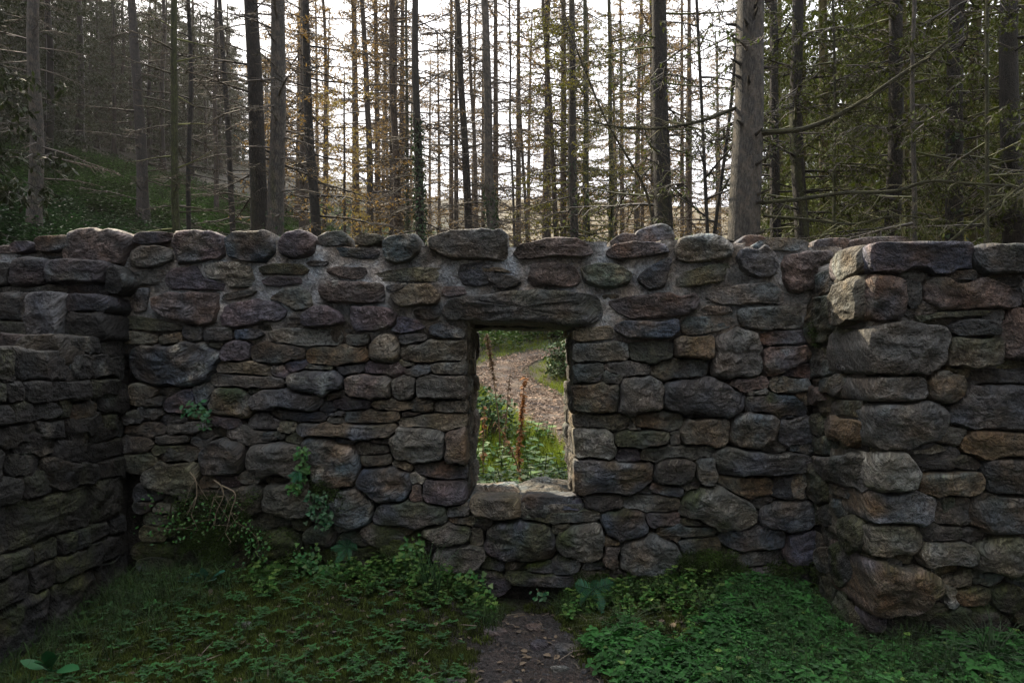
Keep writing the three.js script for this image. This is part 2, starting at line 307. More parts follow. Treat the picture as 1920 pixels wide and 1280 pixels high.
const tracer = (ox, oy) => (code, ...p) => { const poly = []; for (let k = 0; k < p.length; k += 2) poly.push(curFace.fromPixel(ox + p[k] / 4, oy + p[k + 1] / 4)); return addStone(code, poly); };
const inside = (poly, x, y) => { let r = false; for (let i = 0, j = poly.length - 1; i < poly.length; j = i++) { const [a, b] = poly[i], [c, d] = poly[j]; if ((b > y) !== (d > y) && x < (c - a) * (y - b) / (d - b) + a) r = !r; } return r; };
function fillGaps(most, ok, codes, big = 1, tries = 6000) {   // small pinning stones in the joints that are left over
  let made = 0;
  for (let k = 0; k < tries && made < most; k++) {
    const sz = lerp(1.6, 0.7, k / tries) * big, w = rr(0.035, 0.085) * sz, h = w * rr(0.28, 0.7), u = rr(ok.u0, ok.u1), v = rr(ok.v0, ok.v1), poly = [];
    let hits = ok.test && !ok.test(u, v) ? 99 : 0; if (hits) continue;
    for (let a = 0; a < 8; a++) { const t = a / 8 * 6.283, p = [u + w * Math.cos(t) * (a % 2 ? 1.05 : 1), v + h * Math.sin(t) * (a % 2 ? 1.15 : 1)]; poly.push(p); if (curFace.polys.some((q) => inside(q, p[0], p[1]))) hits++; }
    if (hits > 1 || curFace.polys.some((q) => inside(q, u, v))) continue;
    const jit = poly.map(([x, y]) => [x + rr(-0.18, 0.18) * w, y + rr(-0.2, 0.2) * h]);
    addStone(pick(codes), jit, { z: -0.022, proud: h * 0.5, sharp: 0.12 }); made++;
  }
  return made;
}
function coursed(u0, u1, v0, v1, h0, h1, codes, extra) {  // rough courses for faces the photograph hardly shows
  for (let v = v0; v < v1;) {
    const h = rr(h0, h1) * (rand() < 0.3 ? 1.5 : 1);
    for (let u = u0 + rr(-0.05, 0); u < u1;) {
      const w = h * rr(0.9, 3.2), a = u + 0.008, b = Math.min(u + w, u1) - 0.008, c = v + 0.006, d = v + h - 0.006, j = () => rr(-0.22, 0.22) * h;
      if (b - a > 0.04) { const poly = [[a + j() * .5, c], [(a + b) / 2, c + j() * .6], [b, c + j() * .4], [b + j() * .5, (c + d) / 2], [b + j() * .4, d], [(a + b) / 2, d + j() * .6], [a, d + j() * .4], [a + j() * .5, (c + d) / 2]]; if (!curFace.polys.some((q) => inside(q, (a + b) / 2, (c + d) / 2))) addStone(pick(codes), poly, extra); }
      u += w;
    }
    v += h;
  }
}
// the rubble and mortar body: cells of a grid on the face, pushed back to a depth
function bodyGeometry(f, u0, u1, v0, v1, step, keep, recess, back, colour) {
  const m = new MB(), nu = Math.round((u1 - u0) / step), nv = Math.round((v1 - v0) / step), id = {}, at = (i, j, b) => {
    const key = (i * 4096 + j) * 2 + b; if (key in id) return id[key];
    const u = u0 + i * step, v = v0 + j * step, h = b ? -back + 0.03 * noise(u * 5, v * 5, 30) : -recess(u, v) + 0.016 * fbm(u * 9, v * 9, 14, 3);
    const p = V3().copy(f.O).addScaledVector(f.U, u + (b ? 0 : 0.01 * noise(u * 20, v * 20, 2))).addScaledVector(f.V, v + 0.012 * noise(u * 13, v * 20, 5)).addScaledVector(f.N, h);
    return id[key] = m.v(p.x, p.y, p.z, colour(u, v), u / 0.5, v / 0.5);
  };
  const on = (i, j) => i >= 0 && j >= 0 && i < nu && j < nv && keep(u0 + (i + 0.5) * step, v0 + (j + 0.5) * step);
  const flip = V3().crossVectors(f.U, f.V).dot(f.N) < 0, q = (a, b, c, d) => flip ? m.q(a, d, c, b) : m.q(a, b, c, d);
  for (let i = 0; i < nu; i++) for (let j = 0; j < nv; j++) if (on(i, j)) {
    q(at(i, j, 0), at(i + 1, j, 0), at(i + 1, j + 1, 0), at(i, j + 1, 0)); q(at(i, j, 1), at(i, j + 1, 1), at(i + 1, j + 1, 1), at(i + 1, j, 1));
    if (!on(i - 1, j)) q(at(i, j, 1), at(i, j, 0), at(i, j + 1, 0), at(i, j + 1, 1));
    if (!on(i + 1, j)) q(at(i + 1, j, 0), at(i + 1, j, 1), at(i + 1, j + 1, 1), at(i + 1, j + 1, 0));
    if (!on(i, j - 1)) q(at(i, j, 1), at(i + 1, j, 1), at(i + 1, j, 0), at(i, j, 0));
    if (!on(i, j + 1)) q(at(i, j + 1, 0), at(i + 1, j + 1, 0), at(i + 1, j + 1, 1), at(i, j + 1, 1));
  }
  return m.geo();
}

// ------------------------------------------------------------------ the main wall
const mainFace = frontFace(D_WALL);
const mainWall = thing('stone_wall', 'long rubble stone wall with a square window opening, crossing the whole picture', 'wall');
curFace = mainFace; curThing = mainWall;
const A = tracer(0, 420), B = tracer(480, 420), C = tracer(960, 420), D = tracer(1440, 420), E = tracer(0, 700), Fz = tracer(480, 700), G = tracer(960, 700), H = tracer(1440, 700), I = tracer(0, 960), J = tracer(480, 960), K = tracer(960, 960), Lz = tracer(1440, 960);
// upper left
A('r', -160, 175, -20, 165, 90, 158, 105, 180, 95, 212, 0, 215, -160, 225); A('pP', 105, 165, 160, 140, 265, 135, 285, 160, 270, 205, 185, 228, 115, 222);
A('rP', 285, 125, 330, 100, 500, 88, 540, 105, 530, 180, 500, 200, 400, 212, 290, 205); A('rP', 490, 290, 480, 220, 530, 140, 530, 60, 600, 35, 690, 25, 760, 45, 850, 35, 940, 70, 975, 110, 965, 200, 930, 300, 850, 310, 700, 290);
A('d', 130, 240, 330, 240, 480, 250, 480, 295, 300, 300, 130, 275); A('p', 970, 120, 1030, 62, 1200, 58, 1300, 70, 1305, 115, 1180, 145, 1040, 145);
A('g', 985, 200, 1080, 165, 1200, 165, 1280, 195, 1300, 260, 1200, 310, 1060, 335, 975, 310); A('pP', 1310, 75, 1400, 45, 1500, 45, 1610, 62, 1670, 90, 1680, 230, 1640, 265, 1500, 290, 1330, 300, 1310, 190);
A('bP', 1690, 120, 1760, 70, 1920, 55, 1990, 42, 2040, 80, 2060, 200, 1990, 285, 1850, 290, 1720, 240); A('g', 940, 380, 1060, 350, 1230, 340, 1240, 400, 1180, 450, 1020, 460, 950, 440);
A('p', 1250, 340, 1480, 320, 1540, 420, 1690, 440, 1700, 490, 1480, 500, 1290, 490, 1240, 430); A('l', 1520, 320, 1640, 290, 1800, 285, 1890, 330, 1900, 460, 1720, 480, 1690, 430, 1560, 400);
A('b', 985, 490, 1060, 470, 1120, 480, 1105, 560, 1090, 640, 1000, 660, 960, 600); A('rP', 1150, 560, 1280, 510, 1640, 520, 1635, 640, 1600, 740, 1500, 760, 1240, 700, 1150, 640);
A('g', 1680, 530, 1880, 495, 1940, 500, 1900, 530, 1720, 565, 1660, 560); A('p', 1640, 640, 1760, 590, 1930, 555, 2080, 590, 2150, 650, 2140, 700, 2080, 725, 1900, 750, 1760, 780, 1650, 740);
A('m', 870, 710, 1000, 690, 1200, 720, 1370, 770, 1350, 800, 1180, 805, 980, 790, 880, 750); A('t', 870, 830, 1000, 795, 1180, 830, 1170, 890, 1030, 895, 880, 880);
A('t', 1190, 850, 1360, 810, 1370, 890, 1240, 905, 1190, 895); A('b', 1380, 770, 1515, 775, 1510, 865, 1400, 870, 1375, 830); A('b', 1530, 785, 1740, 780, 1745, 860, 1650, 880, 1525, 870);
A('b', 1760, 800, 1920, 790, 1980, 820, 1900, 860, 1770, 865); A('bLP', 1010, 980, 1060, 930, 1300, 900, 1500, 900, 1620, 960, 1640, 1010, 1560, 1130, 1500, 1180, 1340, 1210, 1160, 1210, 1040, 1140, 1000, 1060);
A('p', 1660, 990, 1700, 890, 1790, 865, 1860, 900, 1875, 980, 1800, 1025, 1690, 1020); A('t', 1620, 1070, 1700, 1040, 1920, 1050, 2030, 1090, 2030, 1125, 1900, 1125, 1700, 1115, 1630, 1100);
A('g', 1580, 1150, 1640, 1125, 1900, 1140, 2090, 1170, 2130, 1205, 2000, 1225, 1800, 1210, 1620, 1205); A('m', 1570, 890, 1660, 895, 1650, 920, 1570, 918);
E('p', 1240, 190, 1310, 150, 1440, 135, 1440, 290, 1380, 310, 1270, 300, 1230, 250); E('g', 1090, 190, 1230, 170, 1225, 240, 1100, 250); E('lRM', 1590, 180, 1620, 130, 1720, 110, 1830, 130, 1875, 220, 1840, 300, 1740, 320, 1620, 290, 1580, 240);
E('g', 1470, 110, 1540, 95, 1590, 120, 1570, 200, 1490, 220, 1460, 160); E('g', 1050, 280, 1150, 255, 1220, 280, 1230, 310, 1150, 325, 1050, 315); E('b', 945, 340, 1000, 310, 1050, 330, 1045, 365, 960, 375);
E('g', 945, 400, 1100, 385, 1230, 400, 1240, 440, 1100, 455, 950, 450); E('g', 1260, 380, 1540, 370, 1560, 410, 1450, 430, 1270, 445); E('p', 1590, 345, 1740, 340, 1800, 375, 1760, 400, 1640, 385);
E('g', 1160, 490, 1400, 470, 1420, 510, 1330, 530, 1180, 520); E('m', 1140, 570, 1280, 540, 1400, 540, 1390, 580, 1280, 600, 1150, 595); E('g', 930, 490, 1060, 480, 1130, 540, 1060, 580, 940, 570);
E('m', 930, 640, 1050, 620, 1160, 650, 1150, 700, 1040, 720, 940, 700); E('g', 1720, 440, 1840, 420, 1920, 450, 2050, 480, 2040, 515, 1900, 510, 1730, 480); E('gP', 1540, 590, 1570, 520, 1700, 500, 1800, 530, 1815, 640, 1780, 740, 1680, 770, 1560, 730);
E('m', 1110, 720, 1200, 690, 1400, 670, 1460, 720, 1450, 880, 1400, 950, 1280, 910, 1130, 860, 1090, 780); E('l', 1500, 830, 1560, 795, 1660, 800, 1640, 850, 1520, 850); E('g', 1700, 860, 1880, 850, 1960, 900, 1900, 1070, 1800, 1090, 1720, 1010, 1690, 930);
E('l', 1760, 790, 1880, 760, 1940, 790, 1830, 830); E('mR', 1440, 1130, 1560, 1070, 1700, 1090, 1740, 1160, 1700, 1240, 1560, 1290, 1460, 1220);
// upper middle
B('pRP', 175, 130, 220, 60, 360, 30, 430, 80, 450, 160, 420, 230, 290, 255, 190, 230, 170, 180); B('g', 455, 100, 520, 60, 640, 55, 690, 90, 690, 150, 600, 165, 490, 155); B('t', 735, 100, 800, 75, 920, 80, 960, 100, 930, 140, 840, 160, 750, 145);
B('b', 500, 180, 640, 170, 700, 185, 860, 180, 940, 210, 900, 255, 800, 260, 600, 235); B('lP', 960, 130, 1010, 95, 1200, 75, 1240, 120, 1230, 210, 1150, 280, 1050, 300, 970, 270, 960, 200); B('gNP', 1290, 110, 1370, 90, 1560, 35, 1700, 30, 1840, 50, 1900, 100, 1890, 230, 1840, 275, 1700, 270, 1500, 270, 1370, 230, 1300, 180);
B('m', 20, 330, 140, 300, 340, 300, 400, 350, 350, 380, 180, 380, 40, 370); B('d', 370, 290, 430, 275, 540, 285, 520, 310, 400, 310); B('r', 520, 335, 620, 320, 820, 330, 830, 360, 790, 410, 700, 415, 530, 370);
B('mS', 820, 390, 1000, 350, 1180, 325, 1480, 330, 1510, 420, 1400, 430, 1100, 430, 900, 420); B('p', 40, 430, 120, 390, 330, 400, 350, 440, 250, 462, 60, 465); B('rSLP', 470, 470, 520, 425, 700, 425, 950, 450, 970, 530, 960, 590, 800, 595, 560, 590, 490, 560);
B('t', 130, 540, 200, 480, 300, 465, 390, 510, 440, 590, 400, 640, 290, 650, 200, 590, 110, 560); B('tNP', 1000, 530, 1100, 500, 1150, 450, 1300, 450, 1390, 540, 1360, 600, 1250, 620, 1060, 615); B('r', 1400, 470, 1550, 470, 1580, 520, 1430, 545, 1390, 510);
B('g', 970, 465, 1130, 440, 1140, 470, 1040, 500, 985, 510); B('pP', 350, 690, 440, 620, 540, 615, 640, 660, 660, 740, 560, 765, 400, 770, 340, 740); B('pSP', 705, 660, 720, 625, 860, 615, 1000, 630, 1060, 680, 1040, 760, 900, 800, 780, 815, 730, 780);
B('p', 1060, 690, 1200, 720, 1270, 780, 1100, 820, 1000, 800, 1055, 750); B('d', 1180, 650, 1240, 625, 1370, 650, 1370, 700, 1280, 720, 1200, 700); B('bD', 1310, 770, 1380, 745, 1560, 800, 1560, 860, 1400, 850, 1300, 820);
B('lS', 70, 820, 130, 785, 330, 790, 620, 785, 640, 830, 620, 900, 400, 910, 150, 890); B('t', 690, 830, 830, 820, 840, 890, 760, 915, 690, 900); B('lNRP', 870, 890, 960, 835, 1040, 850, 1060, 960, 1050, 1030, 960, 1035, 860, 1010, 860, 950);
B('d', 1080, 840, 1160, 825, 1280, 840, 1270, 880, 1120, 905, 1080, 880); B('tSD', 1080, 950, 1150, 900, 1400, 880, 1565, 870, 1565, 1020, 1400, 1015, 1240, 1030, 1100, 1010); B('d', -40, 940, 80, 895, 250, 905, 370, 960, 330, 1010, 150, 1030, 0, 1020);
B('tN', 385, 970, 430, 925, 820, 930, 825, 1010, 700, 1040, 520, 1050, 400, 1040); B('m', 360, 1080, 430, 1060, 570, 1075, 560, 1092, 420, 1092); B('b', 610, 1090, 700, 1065, 790, 1072, 770, 1110, 650, 1120);
B('p', 800, 1080, 860, 1050, 1080, 1055, 1105, 1090, 1060, 1130, 880, 1120); B('g', 1115, 1090, 1180, 1070, 1300, 1070, 1305, 1110, 1200, 1135, 1120, 1120); B('lSD', 1320, 1060, 1380, 1045, 1565, 1045, 1565, 1120, 1400, 1120, 1330, 1110);
B('p', 120, 1090, 190, 1075, 230, 1110, 210, 1140, 140, 1138); B('bRLP', 245, 1160, 330, 1095, 500, 1090, 620, 1120, 660, 1180, 640, 1240, 500, 1265, 340, 1260, 260, 1210); B('rSNP', 680, 1170, 720, 1138, 960, 1140, 1000, 1180, 1000, 1290, 940, 1303, 700, 1290);
B('gR', 1025, 1190, 1100, 1145, 1180, 1160, 1190, 1220, 1175, 1310, 1080, 1320, 1030, 1270); B('gSDP', 1200, 1170, 1260, 1145, 1560, 1145, 1565, 1300, 1400, 1310, 1210, 1300); B('d', 1700, 410, 1780, 370, 1920, 390, 1990, 430, 1960, 465, 1860, 485, 1760, 455);
B('t', 1560, 330, 1680, 310, 1830, 330, 1920, 360, 1760, 365, 1640, 375); 
// the long lintel over the window
B('gDP', 1390, 655, 1440, 575, 1600, 545, 1760, 530, 1920, 505, 2100, 490, 2320, 500, 2560, 545, 2600, 640, 2590, 720, 2500, 765, 2340, 772, 2200, 750, 2040, 740, 1760, 735, 1560, 728, 1430, 715);
// upper right
C('rP', 10, 220, 60, 160, 300, 105, 480, 110, 600, 170, 610, 220, 500, 250, 300, 250, 120, 265, 40, 260); C('rP', 700, 220, 760, 160, 900, 135, 1150, 150, 1180, 215, 1000, 250, 830, 265, 720, 250); C('lRP', 1220, 150, 1300, 85, 1450, 68, 1600, 100, 1660, 170, 1640, 250, 1500, 280, 1300, 290, 1220, 260);
C('rS', 150, 290, 260, 280, 480, 320, 510, 400, 490, 450, 380, 470, 160, 460, 120, 420); C('mP', 520, 330, 640, 290, 780, 310, 910, 370, 860, 460, 740, 485, 620, 480, 540, 430); C('bP', 950, 400, 1020, 320, 1140, 270, 1190, 260, 1160, 380, 1130, 480, 1020, 490, 960, 450);
C('m', 1200, 440, 1300, 360, 1480, 310, 1620, 290, 1650, 360, 1600, 420, 1450, 450, 1240, 475); C('bP', 1690, 240, 1720, 195, 1840, 195, 1900, 150, 1960, 220, 1990, 330, 1970, 390, 1850, 410, 1720, 340); C('rP', 700, 590, 850, 545, 1180, 510, 1260, 550, 1380, 505, 1420, 560, 1400, 630, 1300, 680, 1100, 710, 900, 710, 780, 650);
C('g', 1440, 540, 1560, 480, 1760, 450, 1920, 440, 2040, 500, 2040, 600, 1800, 605, 1560, 600); C('g', 1410, 650, 1460, 615, 1640, 620, 1655, 660, 1560, 682, 1430, 680); C('tDS', 450, 800, 520, 775, 750, 765, 765, 850, 640, 870, 500, 880, 450, 850);
C('bP', 770, 760, 860, 725, 1100, 730, 1250, 710, 1260, 800, 1180, 860, 1000, 870, 850, 850, 780, 800); C('m', 1275, 740, 1310, 695, 1450, 690, 1640, 715, 1650, 770, 1500, 810, 1320, 840, 1275, 800); C('lS', 1680, 650, 1750, 615, 1920, 610, 2200, 625, 2210, 755, 2100, 780, 1850, 790, 1720, 760);
C('lDSL', 450, 960, 480, 900, 700, 895, 870, 910, 865, 1000, 700, 1015, 500, 1025, 450, 1010); C('dS', 880, 900, 1000, 875, 1200, 890, 1195, 1000, 1050, 1030, 900, 1000); C('oSP', 1215, 880, 1300, 845, 1490, 845, 1500, 990, 1400, 1000, 1230, 1000);
C('gRP', 1520, 1000, 1560, 850, 1660, 795, 1790, 795, 1860, 860, 1880, 1000, 1860, 1120, 1760, 1150, 1600, 1150, 1510, 1100); C('bDS', 460, 1090, 490, 1060, 660, 1055, 665, 1160, 600, 1190, 465, 1190); C('g', 700, 1065, 800, 1052, 1010, 1062, 1030, 1110, 900, 1130, 760, 1110);
C('g', 1060, 1110, 1120, 1035, 1280, 1025, 1440, 1035, 1430, 1130, 1300, 1150, 1120, 1160); C('g', 690, 1140, 740, 1122, 805, 1130, 800, 1190, 740, 1200, 690, 1190); C('tDSP', 450, 1220, 500, 1208, 790, 1208, 800, 1290, 780, 1410, 600, 1415, 455, 1400);
G('gP', 810, 290, 830, 60, 920, 25, 1100, 60, 1130, 120, 1110, 230, 1040, 270, 900, 300); G('bRP', 1140, 180, 1170, 80, 1250, 50, 1500, 50, 1640, 100, 1740, 190, 1740, 270, 1600, 310, 1400, 310, 1250, 270, 1160, 230); G('r', 1630, 80, 1700, 45, 1880, 38, 1900, 90, 1840, 112, 1700, 118);
G('l', 1780, 140, 1900, 130, 1910, 153, 1790, 158); D('r', -50, 830, 60, 805, 290, 800, 300, 880, 150, 902, 0, 900, -60, 875); D('rS', -20, 960, 30, 928, 280, 922, 290, 1010, 200, 1080, 30, 1120, -30, 1090, -35, 1000);
D('rP', 100, 280, 130, 230, 330, 205, 480, 205, 500, 240, 380, 310, 350, 380, 370, 500, 250, 520, 140, 500, 100, 400); D('l', -120, 170, -60, 130, 60, 105, 200, 110, 310, 130, 320, 160, 180, 200, 60, 190, -40, 210); D('g', 380, 330, 440, 285, 500, 300, 520, 380, 470, 440, 390, 420);
H('l', 20, 80, 60, 42, 200, 32, 290, 60, 290, 120, 200, 140, 60, 140); G('bM', 1750, 220, 1820, 182, 2000, 162, 2120, 175, 2190, 230, 2180, 300, 2080, 315, 1900, 290, 1780, 280); G('gRP', 1640, 420, 1700, 340, 1800, 300, 1960, 310, 1990, 400, 1980, 480, 1920, 540, 1800, 560, 1700, 520, 1650, 470);
H('b', 90, 400, 130, 350, 290, 340, 315, 430, 310, 520, 240, 540, 110, 530, 90, 470);
// stones lying on top, a little behind the front edge
{ const s = frontFace(3.85), keep = curFace; curFace = s; C('rPR', 905, 130, 955, 70, 1100, 25, 1160, 40, 1195, 100, 1180, 150, 920, 150); C('rP', 740, 160, 830, 100, 920, 108, 980, 140, 960, 170, 760, 175); C('rP', 1680, 175, 1740, 120, 1850, 118, 1890, 160, 1860, 190, 1700, 190); D('rP', 340, 190, 350, 150, 480, 135, 590, 138, 570, 190, 450, 195); D('rP', 560, 190, 600, 150, 760, 125, 1000, 120, 1060, 150, 1050, 190, 800, 195); layStones(s); curFace = keep; }
// middle left
Fz('bP', -40, 180, 60, 130, 300, 150, 470, 180, 460, 260, 390, 285, 200, 260, 0, 240, -50, 220); Fz('b', 110, 275, 300, 285, 390, 300, 480, 290, 520, 330, 480, 358, 330, 340, 150, 315); Fz('b', 0, 340, 80, 330, 180, 370, 150, 400, 0, 400, -50, 390);
Fz('t', 188, 390, 230, 372, 288, 378, 283, 430, 240, 448, 187, 440); Fz('bNSP', 310, 410, 380, 382, 700, 388, 1040, 388, 1055, 430, 960, 475, 800, 488, 560, 455, 420, 448, 330, 440); Fz('pS', 580, 220, 620, 198, 840, 203, 845, 260, 700, 268, 590, 260);
Fz('tS', 860, 230, 920, 208, 1230, 215, 1232, 262, 1060, 273, 900, 262); Fz('t', 1245, 230, 1325, 220, 1325, 268, 1260, 278); Fz('tDS', 1350, 220, 1420, 208, 1570, 208, 1570, 275, 1450, 288, 1350, 265);
Fz('b', 555, 300, 620, 284, 650, 300, 640, 320, 570, 320); Fz('m', 555, 330, 645, 327, 650, 370, 560, 375); Fz('tS', 670, 300, 760, 290, 1060, 292, 1073, 330, 1000, 358, 800, 370, 670, 358);
Fz('g', 1090, 302, 1160, 290, 1240, 298, 1200, 314, 1100, 318); Fz('tDS', 1090, 350, 1180, 324, 1470, 308, 1570, 320, 1565, 400, 1400, 410, 1200, 390, 1090, 395); Fz('d', 540, 150, 640, 130, 665, 165, 600, 183, 545, 175);
Fz('lRP', 1010, 480, 1080, 420, 1300, 415, 1380, 440, 1420, 540, 1390, 620, 1220, 665, 1080, 640, 1020, 570); Fz('oDSP', 1430, 480, 1480, 430, 1565, 415, 1575, 560, 1560, 670, 1450, 665, 1425, 560); Fz('m', 225, 480, 270, 457, 350, 480, 340, 510, 260, 520, 220, 500);
Fz('g', 140, 452, 220, 452, 215, 475, 140, 480); Fz('d', -40, 470, 130, 460, 160, 495, 0, 512, -40, 490); Fz('gRLP', 370, 520, 430, 490, 560, 500, 700, 540, 750, 620, 760, 760, 700, 830, 560, 850, 460, 810, 440, 700, 400, 600);
Fz('g', 750, 530, 800, 518, 980, 550, 985, 595, 850, 605, 760, 590); Fz('t', 790, 640, 850, 620, 1000, 620, 1010, 660, 960, 688, 830, 685); Fz('b', 605, 492, 700, 492, 725, 520, 660, 530, 615, 515);
Fz('r', 870, 502, 985, 492, 985, 520, 900, 525); Fz('gRP', 0, 550, 100, 525, 260, 525, 310, 560, 320, 680, 280, 760, 100, 770, 0, 740, -50, 650); Fz('bRP', 775, 780, 830, 730, 940, 705, 1080, 715, 1140, 780, 1150, 860, 1080, 950, 960, 965, 840, 920, 790, 850);
Fz('t', 1030, 682, 1120, 662, 1175, 692, 1140, 713, 1045, 702); Fz('rDS', 1200, 702, 1300, 688, 1570, 692, 1575, 780, 1450, 792, 1300, 770, 1230, 740); Fz('l', 1160, 782, 1210, 762, 1280, 800, 1190, 805);
Fz('pDNP', 1260, 840, 1300, 812, 1560, 812, 1565, 960, 1450, 990, 1300, 960, 1260, 910); Fz('r', 1190, 850, 1235, 842, 1242, 910, 1200, 958, 1182, 920); Fz('gRP', 70, 930, 120, 840, 250, 820, 380, 850, 420, 960, 390, 1080, 300, 1090, 160, 1060, 80, 1000);
Fz('gRMP', 560, 960, 640, 885, 790, 885, 860, 970, 860, 1060, 800, 1130, 690, 1165, 600, 1120, 560, 1040); Fz('bP', 900, 1050, 960, 985, 1120, 982, 1250, 990, 1400, 1000, 1430, 1060, 1400, 1120, 1200, 1138, 980, 1128, 900, 1100); Fz('g', 1445, 1005, 1590, 995, 1595, 1058, 1500, 1070, 1448, 1060);
Fz('m', 1440, 1092, 1500, 1082, 1740, 1097, 1720, 1122, 1500, 1118); Fz('gP', 1250, 1180, 1330, 1150, 1500, 1145, 1600, 1170, 1590, 1230, 1450, 1270, 1330, 1260); Fz('tS', 1632, 1162, 1698, 1155, 1698, 1278, 1642, 1288);
Fz('pRP', 1720, 1180, 1790, 1135, 1920, 1112, 2100, 1120, 2200, 1170, 2220, 1260, 2200, 1365, 2060, 1398, 1850, 1390, 1740, 1330); Fz('m', 990, 1152, 1060, 1148, 1165, 1166, 1150, 1184, 1010, 1176); Fz('g', 800, 1180, 900, 1150, 1060, 1155, 1095, 1200, 1100, 1260, 1000, 1285, 850, 1265, 800, 1220);
J('gRP', 380, 140, 440, 90, 560, 110, 600, 180, 580, 240, 480, 250, 390, 220); J('gRP', 0, 270, 80, 170, 180, 115, 270, 180, 320, 270, 310, 320, 180, 345, 20, 320); J('b', 955, 250, 1000, 190, 1100, 200, 1125, 300, 1130, 420, 1000, 335);
J('r', 480, 300, 620, 280, 700, 300, 680, 350, 560, 380, 480, 350); J('gP', 1370, 300, 1500, 265, 1690, 262, 1690, 380, 1560, 460, 1400, 420, 1360, 340); J('pRP', 700, 530, 780, 480, 860, 450, 980, 470, 1020, 530, 960, 580, 820, 580);
J('g', 490, 605, 600, 595, 640, 650, 560, 670, 490, 640); J('l', 140, 600, 220, 588, 290, 620, 270, 670, 200, 660, 150, 640); J('b', 1700, 375, 1760, 355, 1860, 392, 1850, 430, 1760, 430, 1700, 410); J('g', 1720, 452, 1830, 457, 1820, 488, 1720, 480);
J('d', -60, 400, 60, 360, 100, 420, 90, 500, -20, 520); J('d', -330, 420, -180, 330, -60, 330, -80, 430, -220, 480); J('m', 1150, 480, 1330, 470, 1350, 560, 1200, 580);
// sill course
Fz('tNP', 1610, 1000, 1640, 950, 1800, 935, 1950, 960, 1970, 1060, 1880, 1083, 1640, 1065); G('p', 80, 965, 200, 945, 500, 945, 530, 990, 500, 1028, 280, 1025, 110, 1010); G('lS', 80, 1062, 130, 1036, 620, 1040, 655, 1070, 600, 1102, 280, 1098, 90, 1090);
// middle right
G('tDS', 458, 320, 500, 303, 880, 330, 880, 398, 780, 413, 600, 403, 458, 395); G('tS', 920, 330, 960, 312, 1260, 328, 1262, 398, 1150, 413, 930, 398); G('tNP', 1280, 440, 1310, 362, 1400, 348, 1600, 352, 1610, 430, 1590, 510, 1400, 520, 1280, 520);
G('lDLP', 465, 480, 480, 422, 700, 422, 740, 500, 770, 590, 740, 620, 500, 625, 470, 560); G('mP', 780, 480, 860, 432, 1050, 430, 1160, 452, 1170, 510, 1080, 543, 850, 548, 780, 530); G('l', 1190, 525, 1210, 452, 1255, 445, 1248, 520, 1200, 538);
G('l', 895, 408, 955, 408, 955, 424, 910, 424); G('pS', 797, 582, 860, 565, 950, 578, 950, 640, 880, 658, 800, 648); G('lS', 977, 590, 1010, 562, 1200, 557, 1490, 558, 1498, 608, 1350, 618, 1100, 628, 980, 628);
G('bNDSP', 462, 660, 600, 642, 750, 672, 1040, 692, 1030, 800, 960, 880, 700, 890, 480, 885, 450, 780); G('dRP', 1090, 720, 1150, 652, 1280, 642, 1350, 692, 1340, 790, 1280, 830, 1120, 825, 1090, 780); G('lSP', 1400, 652, 1490, 637, 1503, 720, 1500, 818, 1420, 830, 1402, 740);
G('bP', 1515, 622, 1570, 592, 1760, 588, 1920, 602, 2150, 600, 2210, 640, 2190, 700, 2060, 738, 1840, 752, 1700, 758, 1560, 720); G('t', 1560, 802, 1640, 792, 1900, 795, 2000, 832, 2010, 910, 1850, 922, 1700, 918, 1620, 860); G('r', 1050, 860, 1120, 848, 1290, 862, 1288, 903, 1160, 918, 1052, 890);
G('lMP', 1300, 950, 1340, 890, 1480, 870, 1600, 870, 1720, 930, 1790, 1000, 1800, 1100, 1700, 1160, 1560, 1165, 1450, 1120, 1290, 1070, 1280, 1000); G('d', 550, 930, 640, 912, 800, 920, 838, 970, 780, 1000, 640, 1018, 560, 990); G('l', 850, 960, 920, 925, 1100, 915, 1250, 962, 1250, 1010, 1150, 1033, 980, 1008, 870, 990);
G('bRP', 690, 1080, 760, 1048, 960, 1038, 1000, 1110, 990, 1190, 900, 1230, 780, 1240, 710, 1180); G('r', 1012, 1062, 1100, 1052, 1238, 1062, 1220, 1128, 1080, 1138, 1022, 1110); G('d', 1285, 1098, 1380, 1092, 1438, 1130, 1380, 1143, 1290, 1133);
G('m', 1100, 1172, 1200, 1158, 1530, 1168, 1530, 1208, 1300, 1218, 1110, 1205); H('lS', 162, 830, 180, 792, 268, 787, 278, 860, 268, 928, 180, 938); H('bP', -10, 1005, 60, 965, 260, 970, 330, 1000, 325, 1085, 240, 1158, 60, 1160, -25, 1125);
// lower right
K('lP', 810, 300, 850, 230, 980, 198, 1150, 203, 1230, 242, 1250, 340, 1200, 440, 1050, 470, 890, 445, 810, 390); K('lP', 360, 180, 430, 115, 560, 90, 660, 102, 680, 200, 660, 320, 560, 345, 420, 310, 360, 240); K('m', 310, 112, 420, 98, 450, 115, 380, 138, 310, 135);
K('b', 318, 400, 340, 360, 470, 370, 498, 410, 440, 448, 330, 448); K('oSP', 710, 260, 790, 255, 790, 370, 740, 405, 710, 380); K('t', 702, 215, 740, 202, 800, 230, 780, 245, 702, 240); K('m', 1262, 232, 1330, 208, 1530, 203, 1553, 290, 1420, 318, 1290, 300);
K('mM', 1270, 360, 1380, 325, 1700, 330, 1730, 420, 1680, 500, 1500, 530, 1330, 510, 1270, 440); K('b', 1560, 190, 1620, 152, 1920, 143, 2035, 150, 2035, 258, 1900, 278, 1650, 258); K('g', 1742, 330, 1800, 308, 1920, 303, 2020, 303, 2018, 380, 1850, 398, 1750, 388);
